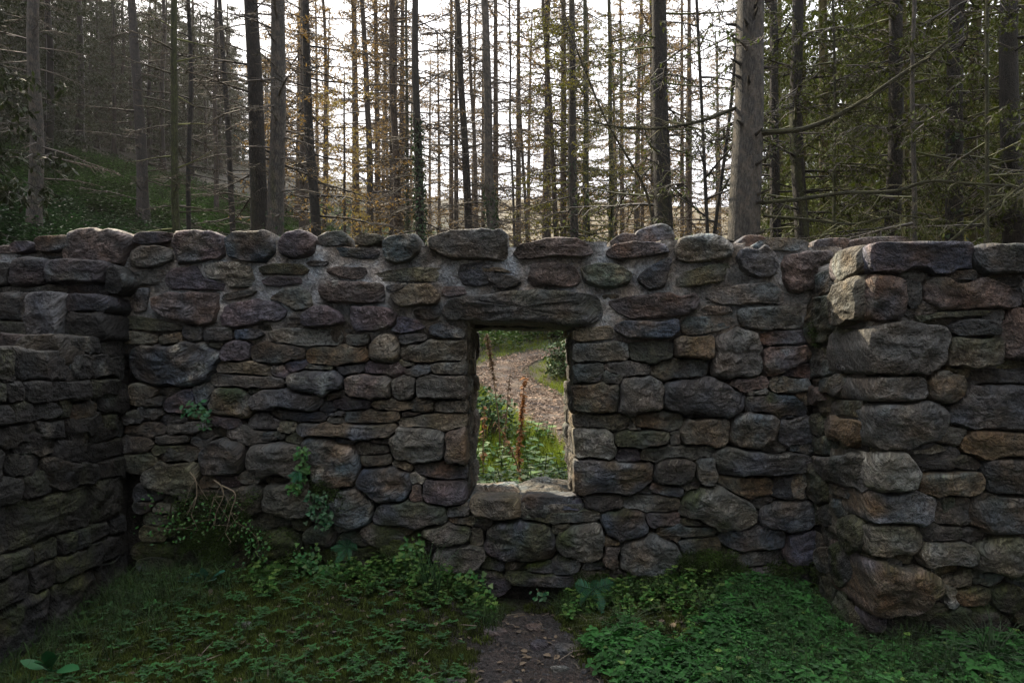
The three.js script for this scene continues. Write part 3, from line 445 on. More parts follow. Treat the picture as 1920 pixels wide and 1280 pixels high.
K('rP', 1710, 500, 1780, 440, 1920, 412, 2040, 432, 2130, 500, 2100, 560, 1900, 590, 1720, 580); K('g', 1100, 520, 1160, 485, 1300, 455, 1310, 520, 1200, 540, 1110, 540); K('r', 1180, 562, 1300, 548, 1400, 572, 1390, 598, 1190, 598); K('g', 1180, 632, 1400, 614, 1418, 660, 1300, 688, 1180, 678);
K('d', 1450, 622, 1560, 604, 1618, 640, 1560, 678, 1460, 668); K('b', 112, 402, 180, 384, 288, 393, 288, 438, 180, 443, 112, 430); K('b', -20, 440, 100, 442, 310, 492, 470, 502, 450, 528, 250, 518, 0, 508, -60, 480); K('b', 540, 384, 570, 400, 700, 408, 690, 424, 580, 424);
Lz('pP', 160, 200, 230, 163, 370, 172, 370, 230, 300, 340, 180, 368, 130, 320); K('m', 520, 450, 690, 440, 760, 500, 680, 560, 560, 540); K('m', 880, 520, 1060, 500, 1090, 560, 960, 590); K('d', 760, 430, 860, 460, 900, 520, 800, 540, 740, 500);
// window opening, and which cells of the body exist
const winL = mainFace.fromPixel(877, 700)[0], winR = mainFace.fromPixel(1074, 700)[0], winTop = mainFace.fromPixel(900, 602)[1], winSill = mainFace.fromPixel(900, 930)[1];
const inWindow = (u, v) => u > winL && u < winR && v > winSill - 0.06 && v < winTop;
const topLine = (u) => lerp(0.585, 0.60, smooth(-2.4, -1.9, u)) + 0.03 * smooth(-1.95, -1.7, u) - 0.03 * smooth(1.3, 1.7, u) - 0.05 * smooth(1.9, 2.3, u);
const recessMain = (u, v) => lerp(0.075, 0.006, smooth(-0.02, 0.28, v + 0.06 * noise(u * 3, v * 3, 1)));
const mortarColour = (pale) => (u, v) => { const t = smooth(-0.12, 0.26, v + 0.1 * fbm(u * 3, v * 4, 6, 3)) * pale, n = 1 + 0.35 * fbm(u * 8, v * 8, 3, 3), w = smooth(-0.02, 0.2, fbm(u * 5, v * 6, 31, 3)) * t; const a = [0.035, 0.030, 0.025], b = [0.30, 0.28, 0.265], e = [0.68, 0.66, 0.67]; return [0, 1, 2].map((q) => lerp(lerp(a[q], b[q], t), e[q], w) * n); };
fillGaps(85, { u0: -2.0, u1: 1.42, v0: -1.1, v1: 0.5, test: (u, v) => !(u > winL - 0.1 && u < winR + 0.1 && v > winSill - 0.05 && v < winTop + 0.05) }, ['g', 't', 'd', 'm', 'b', 'g', 'p']);
layStones(mainFace, (u, v) => lerp(0.026, 0.002, smooth(-0.02, 0.22, v)), (u, v) => (u > winL - 0.006 && u < winR + 0.006 && v > winSill && v < winTop + 0.01) || v > 0.70);
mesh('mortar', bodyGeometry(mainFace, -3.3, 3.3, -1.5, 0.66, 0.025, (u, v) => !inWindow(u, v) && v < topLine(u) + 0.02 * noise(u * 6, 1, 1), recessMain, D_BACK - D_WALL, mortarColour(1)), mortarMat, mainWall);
// jambs, sill slabs and the second lintel behind, inside the thickness of the wall
{
  const L = face(V3(winL, EYE, 0), V3(0, 0, -1), V3(0, 1, 0), V3(1, 0, 0)), R = face(V3(winR, EYE, 0), V3(0, 0, -1), V3(0, 1, 0), V3(-1, 0, 0));
  for (const f of [L, R]) { curFace = f; let v = winSill; while (v < winTop - 0.02) { const h = Math.min(rr(0.08, 0.17), winTop - v); let u = 3.60 + rr(-0.08, 0.08); while (u < 4.06) { const w = Math.min(rr(0.14, 0.34), 4.12 - u); addStone(pick(['g', 't', 'd', 'm', 'g']), [[u + 0.005, v + 0.005], [u + w * 0.5, v + rr(0, 0.015)], [u + w - 0.005, v + 0.005], [u + w - rr(0, 0.02), v + h * 0.5], [u + w - 0.005, v + h - 0.005], [u + w / 2, v + h - rr(0, 0.015)], [u + 0.005, v + h - 0.005], [u + rr(0, 0.02), v + h * 0.5]], { proud: rr(0.004, 0.012), deep: 0.1, moss: f === R ? 0.5 : 0.2, sharp: 0.15 }); u += w; } v += h; } layStones(f, () => 0.01); }
  curFace = face(V3(0, EYE - 0.688, 0), V3(1, 0, 0), V3(0, 0, -1), V3(0, 1, 0));
  addStone('l', [[-0.31, 3.52], [-0.12, 3.51], [-0.08, 3.66], [-0.06, 3.86], [-0.09, 4.12], [-0.33, 4.14], [-0.32, 3.8]], { deep: 0.08, proud: 0.01, moss: 0 });
  addStone('l', [[-0.11, 3.51], [0.04, 3.50], [0.26, 3.51], [0.23, 3.72], [0.0, 3.76], [-0.07, 3.68]], { deep: 0.08, proud: 0.01, moss: 0 });
  addStone('l', [[-0.05, 3.78], [0.02, 3.76], [0.24, 3.74], [0.23, 4.12], [0.05, 4.15], [-0.08, 4.1]], { deep: 0.08, proud: 0.01, moss: 0 });
  layStones(curFace, () => 0.01); curFace = frontFace(3.84); addStone('d', [[-0.5, winTop - 0.02], [-0.2, winTop - 0.012], [0.1, winTop - 0.02], [0.42, winTop - 0.01], [0.44, winTop + 0.14], [0, winTop + 0.17], [-0.5, winTop + 0.15]], { deep: 0.26, proud: 0.02, sharp: 0.1, moss: 0.3 }); layStones(curFace, () => 0);
}

// the smallest pinning stones, past the three hundred largest, are one part
{
  const all = mainWall.children.filter((c) => c.name === 'stone'); for (const c of all) { c.geometry.computeBoundingBox(); const q = c.geometry.boundingBox.getSize(V3()); c.userData.q = q.x * q.y + q.z * 0.02; }
  all.sort((a, b) => b.userData.q - a.userData.q); const rest = all.slice(298); for (const c of all) delete c.userData.q; rest.forEach((c) => mainWall.remove(c));
  const p = mesh('pinning_stones', mergeGeometries(rest.map((c) => c.geometry)), stoneMats[0], mainWall); p.userData.kind = 'stuff';
}

// ------------------------------------------------------------------ the pier that stands forward on the right
const pierFace = frontFace(D_PIER), pierSide = sideFace(X_RIGHT, -1);
const pier = thing('stone_pier', 'projecting rubble stone wall end at the right, corner stones towards the camera', 'wall');
curThing = pier; curFace = pierFace;
const deepC = { deep: 0.36, proud: 0.05, sharp: 0.12 };
const corner = (t, code, ...p) => { const s = t(code, ...p); return s; };
{
  const T = (ox, oy, code, o, ...p) => { const poly = []; for (let k = 0; k < p.length; k += 2) poly.push(curFace.fromPixel(ox + p[k] / 4, oy + p[k + 1] / 4)); return addStone(code, poly, o); };
  const D2 = (c, o, ...p) => T(1440, 420, c, o, ...p), H2 = (c, o, ...p) => T(1440, 700, c, o, ...p), L2 = (c, o, ...p) => T(1440, 960, c, o, ...p);
  D2('p', deepC, 745, 330, 735, 220, 770, 165, 860, 150, 1040, 135, 1330, 135, 1490, 140, 1535, 190, 1530, 330, 1400, 345, 1000, 345, 850, 345);
  D2('d', deepC, 1550, 300, 1555, 210, 1650, 190, 1800, 185, 1930, 190, 2060, 200, 2070, 340, 1940, 355, 1800, 375, 1640, 360); D2('rN', deepC, 735, 560, 740, 430, 800, 400, 900, 395, 990, 430, 1010, 560, 980, 680, 880, 720, 770, 715);
  D2('r', {}, 1190, 470, 1260, 440, 1500, 432, 1720, 430, 1790, 450, 1900, 540, 1890, 600, 1700, 620, 1500, 640, 1330, 640, 1200, 580); D2('d', {}, 1070, 440, 1130, 438, 1135, 560, 1120, 640, 1070, 630);
  D2('g', { ...deepC, proud: 0.06 }, 715, 800, 770, 770, 1000, 758, 1280, 768, 1305, 900, 1290, 1030, 1150, 1118, 900, 1128, 725, 1118, 705, 1000); D2('dP', {}, 1360, 770, 1450, 715, 1620, 710, 1700, 760, 1680, 830, 1450, 842);
  D2('m', { proud: 0.06, sharp: 0.12 }, 1340, 1000, 1360, 890, 1420, 862, 1700, 855, 1725, 920, 1720, 1050, 1560, 1073, 1350, 1060); D2('r', { proud: 0.04 }, 1770, 760, 1840, 655, 1920, 640, 2080, 640, 2090, 1020, 1960, 1020, 1785, 1015); D2('m', {}, 1130, 690, 1320, 665, 1500, 648, 1700, 655, 1600, 690, 1300, 708, 1140, 713);
  D2('g', {}, 1920, 440, 2080, 430, 2080, 620, 1930, 610); D2('m', {}, 1340, 1090, 1480, 1085, 1490, 1110, 1340, 1108); D2('d', {}, 1500, 1110, 1760, 1105, 2080, 1095, 2080, 1170, 1800, 1180, 1520, 1180);
  H2('g', deepC, 725, 120, 740, 40, 800, 28, 1110, 22, 1150, 60, 1160, 160, 1050, 198, 760, 200); H2('tN', { proud: 0.05, sharp: 0.1 }, 1195, 55, 1260, 12, 1410, 8, 1428, 150, 1360, 193, 1230, 188); H2('b', { proud: 0.05 }, 1350, 370, 1370, 300, 1490, 185, 1560, 105, 1800, 102, 2060, 130, 2060, 380, 1900, 400, 1500, 400);
  H2('g', { ...deepC, proud: 0.06 }, 735, 480, 738, 285, 800, 245, 1270, 238, 1298, 330, 1288, 470, 1160, 518, 850, 545); H2('oN', { proud: 0.04, sharp: 0.1 }, 1475, 480, 1540, 443, 1700, 448, 1920, 480, 2060, 490, 2060, 600, 1880, 618, 1640, 618, 1485, 565); H2('l', {}, 1060, 592, 1180, 562, 1290, 538, 1350, 575, 1210, 613);
  H2('d', {}, 1100, 655, 1400, 632, 1580, 662, 1598, 700, 1300, 703, 1120, 698); H2('l', { ...deepC, proud: 0.07 }, 775, 790, 780, 650, 870, 605, 1000, 618, 1080, 662, 1108, 740, 1080, 848, 960, 888, 830, 885); H2('tS', { proud: 0.05 }, 1130, 790, 1240, 755, 1590, 762, 1608, 800, 1560, 878, 1340, 903, 1150, 898);
  H2('d', { proud: 0.05 }, 1625, 700, 1700, 645, 1920, 640, 2070, 640, 2070, 890, 1720, 900, 1640, 830); H2('bN', deepC, 735, 1080, 735, 930, 800, 895, 1000, 902, 1218, 918, 1238, 1000, 1200, 1108, 820, 1122); H2('m', {}, 1302, 950, 1350, 933, 1408, 943, 1408, 1088, 1312, 1088);
  H2('g', { proud: 0.05 }, 1500, 1010, 1600, 935, 1850, 932, 2060, 960, 2060, 1140, 1640, 1168, 1500, 1100); L2('t', deepC, 735, 280, 730, 120, 860, 93, 1098, 103, 1118, 200, 1060, 288, 880, 318, 745, 300); L2('d', {}, 1172, 120, 1250, 98, 1440, 112, 1448, 180, 1300, 203, 1182, 190);
  L2('l', { proud: 0.05, moss: 0.4 }, 1142, 270, 1250, 243, 1450, 243, 1548, 300, 1530, 350, 1380, 388, 1200, 398); L2('m', { proud: 0.05, moss: 0.6 }, 1562, 290, 1600, 243, 1720, 223, 1900, 223, 2060, 260, 2060, 420, 1700, 458, 1585, 428); L2('rN', { ...deepC, proud: 0.08 }, 735, 620, 730, 400, 760, 355, 900, 403, 1100, 443, 1250, 463, 1278, 540, 1150, 648, 1020, 718, 850, 758, 770, 720);
  L2('t', {}, 1352, 472, 1500, 458, 1528, 540, 1450, 553, 1350, 540); L2('m', {}, 1542, 505, 1600, 483, 1650, 510, 1562, 538); L2('lS', {}, 1342, 562, 1388, 562, 1388, 718, 1342, 718);
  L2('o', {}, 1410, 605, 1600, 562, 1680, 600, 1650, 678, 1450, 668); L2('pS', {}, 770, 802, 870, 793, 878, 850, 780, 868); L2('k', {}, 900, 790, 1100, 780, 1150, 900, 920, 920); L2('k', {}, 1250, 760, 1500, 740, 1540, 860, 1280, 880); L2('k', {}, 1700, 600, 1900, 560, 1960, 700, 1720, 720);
  fillGaps(26, { u0: 1.47, u1: 2.2, v0: -1.1, v1: 0.42 }, ['g', 'd', 'm', 't', 'd']);
  coursed(2.32, 3.25, -1.2, 0.46, 0.09, 0.2, ['g', 'd', 'm', 't', 'b', 'r'], { proud: 0.035 });
  layStones(pierFace, () => 0.022, (u, v) => u < 1.435 || v > 0.535); curFace = pierSide;
  D2('mS', {}, 325, 600, 400, 548, 475, 545, 488, 650, 478, 780, 450, 855, 340, 895, 308, 800, 308, 700); D2('r', {}, 475, 960, 560, 942, 685, 942, 685, 1088, 560, 1108, 522, 1030); D2('g', {}, 352, 1062, 430, 1033, 515, 1050, 525, 1110, 420, 1138, 362, 1120);
  D2('t', { proud: 0.05 }, 495, 280, 580, 225, 690, 190, 720, 330, 600, 420, 540, 370); D2('t', { proud: 0.06 }, 530, 560, 580, 465, 660, 435, 715, 420, 715, 690, 560, 765, 522, 700); D2('m', {}, 465, 820, 520, 795, 685, 798, 685, 868, 482, 868);
  H2('g', {}, 392, 80, 460, 33, 600, 33, 618, 90, 520, 148, 402, 140); H2('r', {}, 312, 110, 370, 95, 450, 200, 380, 218, 312, 190); H2('m', {}, 502, 232, 690, 223, 698, 300, 640, 328, 540, 308); H2('t', {}, 387, 252, 480, 248, 488, 293, 402, 298); H2('oN', { proud: 0.05 }, 452, 372, 500, 338, 640, 343, 700, 390, 715, 450, 700, 528, 600, 518, 500, 448);
  H2('m', {}, 322, 335, 400, 323, 428, 370, 380, 465, 332, 420); H2('m', {}, 332, 505, 420, 493, 518, 540, 528, 608, 400, 598, 338, 570); H2('g', { proud: 0.05 }, 345, 645, 500, 623, 690, 613, 730, 650, 730, 855, 620, 858, 440, 780); H2('m', {}, 312, 705, 348, 688, 445, 820, 465, 930, 400, 965, 322, 900);
  H2('g', {}, 475, 825, 560, 843, 635, 880, 618, 928, 502, 908); H2('l', {}, 482, 952, 540, 938, 618, 962, 608, 1058, 560, 1058, 492, 1010); H2('g', {}, 385, 1025, 450, 1003, 515, 1060, 525, 1118, 440, 1148, 392, 1110); L2('l', { moss: 0.5 }, 362, 315, 400, 255, 475, 255, 475, 400, 440, 438, 392, 418);
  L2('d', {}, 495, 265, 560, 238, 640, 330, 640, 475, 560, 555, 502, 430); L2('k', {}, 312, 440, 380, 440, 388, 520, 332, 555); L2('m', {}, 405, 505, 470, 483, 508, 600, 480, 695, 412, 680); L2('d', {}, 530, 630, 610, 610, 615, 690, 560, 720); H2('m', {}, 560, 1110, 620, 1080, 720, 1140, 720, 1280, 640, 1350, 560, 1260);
  fillGaps(22, { u0: 2.95, u1: 3.46, v0: -1.15, v1: 0.42 }, ['g', 'd', 'm', 't']);
  layStones(pierSide, () => 0.02, (u, v) => u < 2.9);
}
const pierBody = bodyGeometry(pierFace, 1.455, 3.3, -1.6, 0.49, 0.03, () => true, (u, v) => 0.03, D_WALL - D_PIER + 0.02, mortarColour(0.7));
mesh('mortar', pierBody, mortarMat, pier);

// ------------------------------------------------------------------ the stepped, ruined cross wall on the left
const cross = thing('ruined_cross_wall', 'dark stepped end of a broken cross wall at the left edge', 'wall');
curThing = cross; const paletteToShade = ['g', 'd', 'p', 'o', 'm', 'r', 'l'].map((k) => [k, PAL[k]]); for (const [k, v] of paletteToShade) PAL[k] = v.map((c) => c.map((q) => q * 0.36));  // cross wall palette darkened: shade at this edge painted into the stones
const tiers = [[3.40, 0.50, -3.3], [3.30, 0.34, -3.3], [3.04, 0.10, -3.3], [2.80, -0.16, -3.3]];
{
  const T = (code, ...p) => A(code, ...p);
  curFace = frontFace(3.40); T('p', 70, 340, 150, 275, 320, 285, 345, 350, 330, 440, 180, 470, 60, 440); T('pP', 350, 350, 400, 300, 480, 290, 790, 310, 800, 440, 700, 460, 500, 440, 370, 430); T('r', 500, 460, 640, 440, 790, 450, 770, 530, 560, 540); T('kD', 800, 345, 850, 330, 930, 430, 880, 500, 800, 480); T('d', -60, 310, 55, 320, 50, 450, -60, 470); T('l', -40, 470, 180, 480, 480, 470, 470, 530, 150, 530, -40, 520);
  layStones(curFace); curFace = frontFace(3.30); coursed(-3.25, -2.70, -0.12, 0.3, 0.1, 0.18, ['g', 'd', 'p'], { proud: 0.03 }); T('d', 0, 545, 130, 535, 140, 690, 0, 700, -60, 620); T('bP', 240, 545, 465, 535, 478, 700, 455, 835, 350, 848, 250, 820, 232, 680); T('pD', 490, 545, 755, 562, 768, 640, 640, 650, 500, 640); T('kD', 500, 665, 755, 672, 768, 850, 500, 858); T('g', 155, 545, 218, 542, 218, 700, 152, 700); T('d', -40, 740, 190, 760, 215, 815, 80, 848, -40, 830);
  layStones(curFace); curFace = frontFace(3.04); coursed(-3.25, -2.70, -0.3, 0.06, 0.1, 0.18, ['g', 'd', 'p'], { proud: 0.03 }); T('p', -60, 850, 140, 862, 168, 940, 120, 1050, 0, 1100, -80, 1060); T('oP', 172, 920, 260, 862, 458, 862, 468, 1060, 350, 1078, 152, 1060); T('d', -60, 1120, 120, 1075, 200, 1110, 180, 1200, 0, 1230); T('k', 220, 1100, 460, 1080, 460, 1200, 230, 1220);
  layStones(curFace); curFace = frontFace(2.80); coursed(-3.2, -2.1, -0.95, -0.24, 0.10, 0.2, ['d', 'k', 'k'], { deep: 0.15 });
  layStones(curFace); for (const [k] of paletteToShade) PAL[k] = PAL[k].map((c) => c.map((q) => q * 0.5)); curFace = sideFace(X_LEFT, 1); const Sd = (code, ...p) => E(code, ...p);  // inner face darkened again, its shade painted into the colour
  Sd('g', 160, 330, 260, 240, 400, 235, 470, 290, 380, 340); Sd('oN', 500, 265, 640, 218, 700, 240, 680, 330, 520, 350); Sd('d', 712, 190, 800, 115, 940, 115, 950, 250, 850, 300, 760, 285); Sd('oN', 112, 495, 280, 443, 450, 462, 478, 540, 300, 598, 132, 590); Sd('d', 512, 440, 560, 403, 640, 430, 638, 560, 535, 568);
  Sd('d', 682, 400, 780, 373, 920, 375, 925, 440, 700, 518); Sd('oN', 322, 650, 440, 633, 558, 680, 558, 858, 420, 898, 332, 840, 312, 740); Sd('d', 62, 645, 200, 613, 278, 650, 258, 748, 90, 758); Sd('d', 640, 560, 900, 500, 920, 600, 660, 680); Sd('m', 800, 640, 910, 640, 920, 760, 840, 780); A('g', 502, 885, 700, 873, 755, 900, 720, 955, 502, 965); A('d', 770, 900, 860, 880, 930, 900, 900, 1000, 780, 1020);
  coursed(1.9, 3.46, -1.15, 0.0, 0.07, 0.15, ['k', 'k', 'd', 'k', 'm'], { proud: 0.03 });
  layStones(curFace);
}
for (const [k, v] of paletteToShade) PAL[k] = v;
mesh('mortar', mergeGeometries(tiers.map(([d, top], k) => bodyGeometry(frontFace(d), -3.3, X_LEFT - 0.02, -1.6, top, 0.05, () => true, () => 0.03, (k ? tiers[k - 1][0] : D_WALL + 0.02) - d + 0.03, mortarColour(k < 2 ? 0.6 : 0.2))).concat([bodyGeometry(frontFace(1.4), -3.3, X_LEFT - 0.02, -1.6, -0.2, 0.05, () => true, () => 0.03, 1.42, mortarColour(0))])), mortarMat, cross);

// ------------------------------------------------------------------ trees
rand = mulberry(4242);
const BARK = { brown: [[0.085, 0.062, 0.046], [0.10, 0.078, 0.06]], dark: [[0.045, 0.038, 0.032], [0.06, 0.05, 0.04]], grey: [[0.15, 0.135, 0.12], [0.17, 0.15, 0.135]], warm: [[0.13, 0.085, 0.055], [0.16, 0.105, 0.07]], green: [[0.095, 0.105, 0.035], [0.085, 0.085, 0.045]], black: [[0.03, 0.028, 0.024], [0.03, 0.028, 0.024]] };
for (const k in BARK) BARK[k] = BARK[k].map((c) => c.map((v) => v * (k === 'grey' ? 0.8 : 0.55)));   // bark tones darkened, grey the least
const toX = (px, d) => (px - VX) * d / F;
function trunkGeometry(path, r0, r1, kind, o = {}) {       // path in metres relative to the base
  const m = new MB(), c = BARK[kind][0], n = path.length, sides = o.sides ?? 12, seed = rr(0, 99), rows = []; let len = 0;
  for (let k = 0; k < n; k++) {
    if (k) len += path[k].distanceTo(path[k - 1]);
    const t = Math.pow(k / (n - 1), 1.3), flare = 1 + 0.75 * Math.exp(-len / (r0 * 1.8)), r = lerp(r0, r1, t) * flare, row = [];
    for (let s = 0; s <= sides; s++) {
      const a = s / sides * Math.PI * 2, q = r * (1 + 0.07 * noise(Math.cos(a) * 1.5 + seed, len * 1.2, Math.sin(a) * 1.5) + (flare - 1) * 0.35 * Math.cos(a * 4 + seed));
      const e = smooth(0.0, 0.35, fbm(Math.cos(a) * 1.3 + seed, len * 0.7, Math.sin(a) * 1.3, 3) + (o.moss ?? 0) - 0.25 - 0.05 * len), n1 = 0.85 + 0.5 * (fbm(Math.cos(a) * 3, len * 2 + seed, Math.sin(a) * 3, 3));
      const col = [lerp(c[0] * n1, 0.07, e), lerp(c[1] * n1, 0.085, e), lerp(c[2] * n1, 0.02, e)];
      row.push(m.v(path[k].x + Math.cos(a) * q, path[k].y, path[k].z + Math.sin(a) * q, col, s / sides * Math.max(1, Math.round(r0 * 6.28 / 0.5)), len / 0.5));
    }
    rows.push(row);
  }
  for (let k = 0; k + 1 < n; k++) for (let s = 0; s < sides; s++) m.q(rows[k][s], rows[k + 1][s], rows[k + 1][s + 1], rows[k][s + 1]);
  return m.geo();
}
// dead, twiggy conifer branches in loose whorls; with needles > 0 they carry hanging green sprays
function branchGeometry(path, r0, r1, o = {}) {
  const m = new MB(), n = path.length, H = path[n - 1].y, from = o.from ?? 0.08, count = o.count ?? 46, c = o.colour ?? [0.065, 0.05, 0.035], c2 = o.tip ?? [0.13, 0.10, 0.06];
  const at = (t) => { const f = clamp(t) * (n - 1), k = Math.min(n - 2, Math.floor(f)); return V3().lerpVectors(path[k], path[k + 1], f - k); };
  for (let b = 0; b < count; b++) {
    const t = from + (1 - from) * (b + rand()) / count; if (o.seen && t > o.seen && rand() < 0.7) continue; const p = at(t), az = rr(0, Math.PI * 2), R = lerp(r0, r1, t);
    const L = (o.length ?? 1.7) * rr(0.45, 1.1) * (1 - 0.35 * t), pitch = rr(-0.22, 0.25) + (o.lift ?? 0), droop = rr(0.0, 0.45) + (o.droop ?? 0), curl = rr(-0.5, 0.5);
    const pts = [], K = o.lite ? 4 : 6; let dir = V3(Math.cos(az), pitch, Math.sin(az)).normalize(), q = p.clone().addScaledVector(dir, R * 0.6);
    for (let k = 0; k <= K; k++) { pts.push(q.clone()); dir = dir.clone().add(V3(-Math.sin(az) * curl / K + rr(-0.09, 0.09), (-droop + (k > K / 2 ? droop * 1.5 : 0)) / K + rr(-0.09, 0.09), Math.cos(az) * curl / K + rr(-0.09, 0.09))).normalize(); q = q.clone().addScaledVector(dir, L / K); }
    const rb = (o.thick ?? 0.019) * (0.6 + L * 0.35) * rr(0.7, 1.2);
    const mossC = o.mossy && rand() < o.mossy ? [0.10, 0.115, 0.03] : c;
    m.tube(pts, rb, rb * 0.25, o.lite ? 3 : 4, mossC, c2);
    const tw = Math.round((o.twigs ?? 12) * (0.5 + L * 0.4));
    for (let w = 0; w < tw; w++) {
      const e = 0.15 + 0.85 * (w + rand()) / tw, f = e * K, k = Math.min(K - 1, Math.floor(f)), a = V3().lerpVectors(pts[k], pts[k + 1], f - k), side = w % 2 ? 1 : -1;
      const along = V3().subVectors(pts[k + 1], pts[k]).normalize(), out = V3(-along.z, 0, along.x).multiplyScalar(side).addScaledVector(along, rr(0.3, 0.9)).add(V3(0, rr(-0.45, 0.35) - (o.hang ?? 0), 0)).normalize();
      const l = L * rr(0.12, 0.34) * (1.15 - 0.6 * e), mid = a.clone().addScaledVector(out, l * 0.55).add(V3(rr(-0.04, 0.04), rr(-0.05, 0.03), rr(-0.04, 0.04))), end = a.clone().addScaledVector(out, l).add(V3(rr(-0.05, 0.05), rr(-0.08, 0.05) - (o.hang ?? 0) * l * 0.5, rr(-0.05, 0.05)));
      m.tube([a, mid, end], rb * 0.46, rb * 0.22, 3, c, c2);
      if (!o.lite && rand() < 0.75) for (let z = 0; z < 2; z++) { const s = V3().lerpVectors(a, end, rr(0.3, 0.9)); m.tube([s, s.clone().add(V3(rr(-1, 1), rr(-0.9, 0.5), rr(-1, 1)).multiplyScalar(l * 0.38))], rb * 0.28, rb * 0.1, 3, c, c2); }
      if (o.needles) {
        const N = Math.round(o.needles * rr(0.5, 1.4));
        for (let z = 0; z < N; z++) {
          const s = V3().lerpVectors(a, end, Math.sqrt(rand())), g = (o.needle ?? 0.07) * rr(0.6, 1.3), d1 = V3(rr(-1, 1), rr(-1.4, 0.3), rr(-1, 1)).normalize(), d2 = V3(-d1.z, rr(-0.3, 0.3), d1.x).normalize();
          const tone = rr(0.6, 1.35), col = [o.green[0] * tone, o.green[1] * tone, o.green[2] * tone * rr(0.7, 1.2)];
          const i0 = m.v(s.x, s.y, s.z, col), e1 = s.clone().addScaledVector(d1, g), w1 = s.clone().addScaledVector(d1, g * 0.5);
          m.t(i0, m.v(w1.x + d2.x * g * 0.2, w1.y + d2.y * g * 0.2, w1.z + d2.z * g * 0.2, col), m.v(e1.x, e1.y, e1.z, col)); m.t(i0, m.p.length / 3 - 1, m.v(w1.x - d2.x * g * 0.2, w1.y - d2.y * g * 0.2, w1.z - d2.z * g * 0.2, col));
        }
      }
    }
  }
  return m.geo();
}
function leafShape(kind) {                                 // flat outline fans, one unit long
  const pts = { ivy: [[0, 0], [0.35, -0.02], [0.5, 0.22], [0.32, 0.42], [0.24, 0.62], [0, 1], [-0.24, 0.62], [-0.32, 0.42], [-0.5, 0.22], [-0.35, -0.02]], pinna: [[0, 0], [0.10, 0.12], [0.12, 0.4], [0.08, 0.75], [0, 1], [-0.08, 0.75], [-0.12, 0.4], [-0.10, 0.12]], oval: [[0, 0], [0.22, 0.18], [0.3, 0.45], [0.2, 0.78], [0, 1], [-0.2, 0.78], [-0.3, 0.45], [-0.22, 0.18]] }[kind];
  return pts;
}
function addLeaf(m, p, dir, up, size, kind, col) {
  const side = V3().crossVectors(dir, up).normalize(), nrm = V3().crossVectors(side, dir), pts = leafShape(kind), fold = rr(0.05, 0.28), bend = rr(-0.1, 0.4), id = (x, y) => { const q = p.clone().addScaledVector(side, x * size).addScaledVector(dir, y * size).addScaledVector(nrm, (Math.abs(x) * fold * 2 - bend * y * y * 0.5) * size); return m.v(q.x, q.y, q.z, col, x, y); };
  const c = id(0, 0.45), ring = pts.map(([x, y]) => id(x, y)); for (let k = 0; k < ring.length; k++) m.t(c, ring[k], ring[(k + 1) % ring.length]);
}
function ivySleeve(path, r0, top, dense, big = 0.07) {     // ivy leaves wrapped round a trunk
  const m = new MB(), n = path.length, at = (y) => { for (let k = 1; k < n; k++) if (path[k].y >= y) return V3().lerpVectors(path[k - 1], path[k], (y - path[k - 1].y) / (path[k].y - path[k - 1].y)); return path[n - 1]; };
  for (let k = 0; k < dense; k++) {
    const y = top * Math.pow(rand(), 1.25), a = rr(0, 6.283), R = r0 * rr(0.95, 1.55 - 0.4 * y / top), p = at(y).clone().add(V3(Math.cos(a) * R, 0, Math.sin(a) * R)), out = V3(Math.cos(a), 0, Math.sin(a)), t = rr(0.55, 1.4);
    addLeaf(m, p, V3(out.x * 0.5 + rr(-0.5, 0.5), rr(-1, 0.1), out.z * 0.5 + rr(-0.5, 0.5)).normalize(), V3(out.x, 0.4, out.z).normalize(), big * rr(0.6, 1.3), 'ivy', [0.022 * t, 0.05 * t, 0.017 * t]);
  }
  return m.geo();
}
const FOREST = 'forest conifers behind the wall';
// pixel of the foot (hidden ones are carried on down), pixel at the top edge, width in pixels at wall height, distance
function placeTree(name, label, px0, py0, pxTop, wpx, d, kind, o = {}) {
  const x0 = toX(px0, d), z0 = -d, g = ground(x0, d), yTop = VY / F * d + EYE, H = o.height ?? Math.max(13, (yTop - g) * 1.55 + 2), r = wpx * d / F / 2;
  const slope = (toX(pxTop, d) - x0) / (VY - Math.min(py0, 440) === 0 ? 1 : (Math.min(py0, 440)) / F * d), path = [], bend = (o.bend ?? 0);
  const yRef = (VY - Math.min(py0, 440)) / F * d + EYE - g;               // height above the base at which px0 was read
  for (let k = 0; k <= 22; k++) { const y = H * Math.pow(k / 22, 1.15), s = y - yRef; path.push(V3(slope * s + bend * Math.sin(y / H * 5) + 0.05 * noise(y * 0.45, px0, 1) + 0.10 * noise(y * 0.16, px0, 3), y, 0.07 * noise(y * 0.4, px0, 6))); }
  const k0 = 1 / (1 - 0.72 * Math.pow(clamp(yRef / H), 1.15)), rb = r * k0, rt = rb * 0.28;
  const t = thing(name, label, o.category ?? 'tree', o.group, [x0, g - 0.15, z0]);
  mesh('trunk', trunkGeometry(path, rb, rt, kind, { moss: o.moss }), barkMat, t);
  if (o.count !== 0) mesh('branches', branchGeometry(path, rb, rt, { from: Math.max(0.08, (o.low ?? 1.3) / H), seen: clamp((yTop - g + 0.6) / H), colour: BARK[kind][1].map((v) => v * 0.6), tip: [0.05, 0.038, 0.02], ...o, count: Math.round((o.count ?? 46) * 1.5) }), o.needles ? leafMat : twigMat, t);
  if (o.ivy) mesh('ivy_leaves', ivySleeve(path, r * 1.1, o.ivy, o.ivyLeaves ?? 900), leafMat, t);
  return { t, path, r };
}
const tr = placeTree;
tr('larch_tree', 'straight brown-grey trunk alone at the far left on the fern bank', 64, 413, 62, 25, 15, 'grey', { count: 50, length: 1.6, low: 2 });
tr('larch_tree', 'dark trunk on the left bank leaning back to the left', 270, 345, 238, 20, 21, 'dark', { count: 40, length: 2, moss: 0.1 });
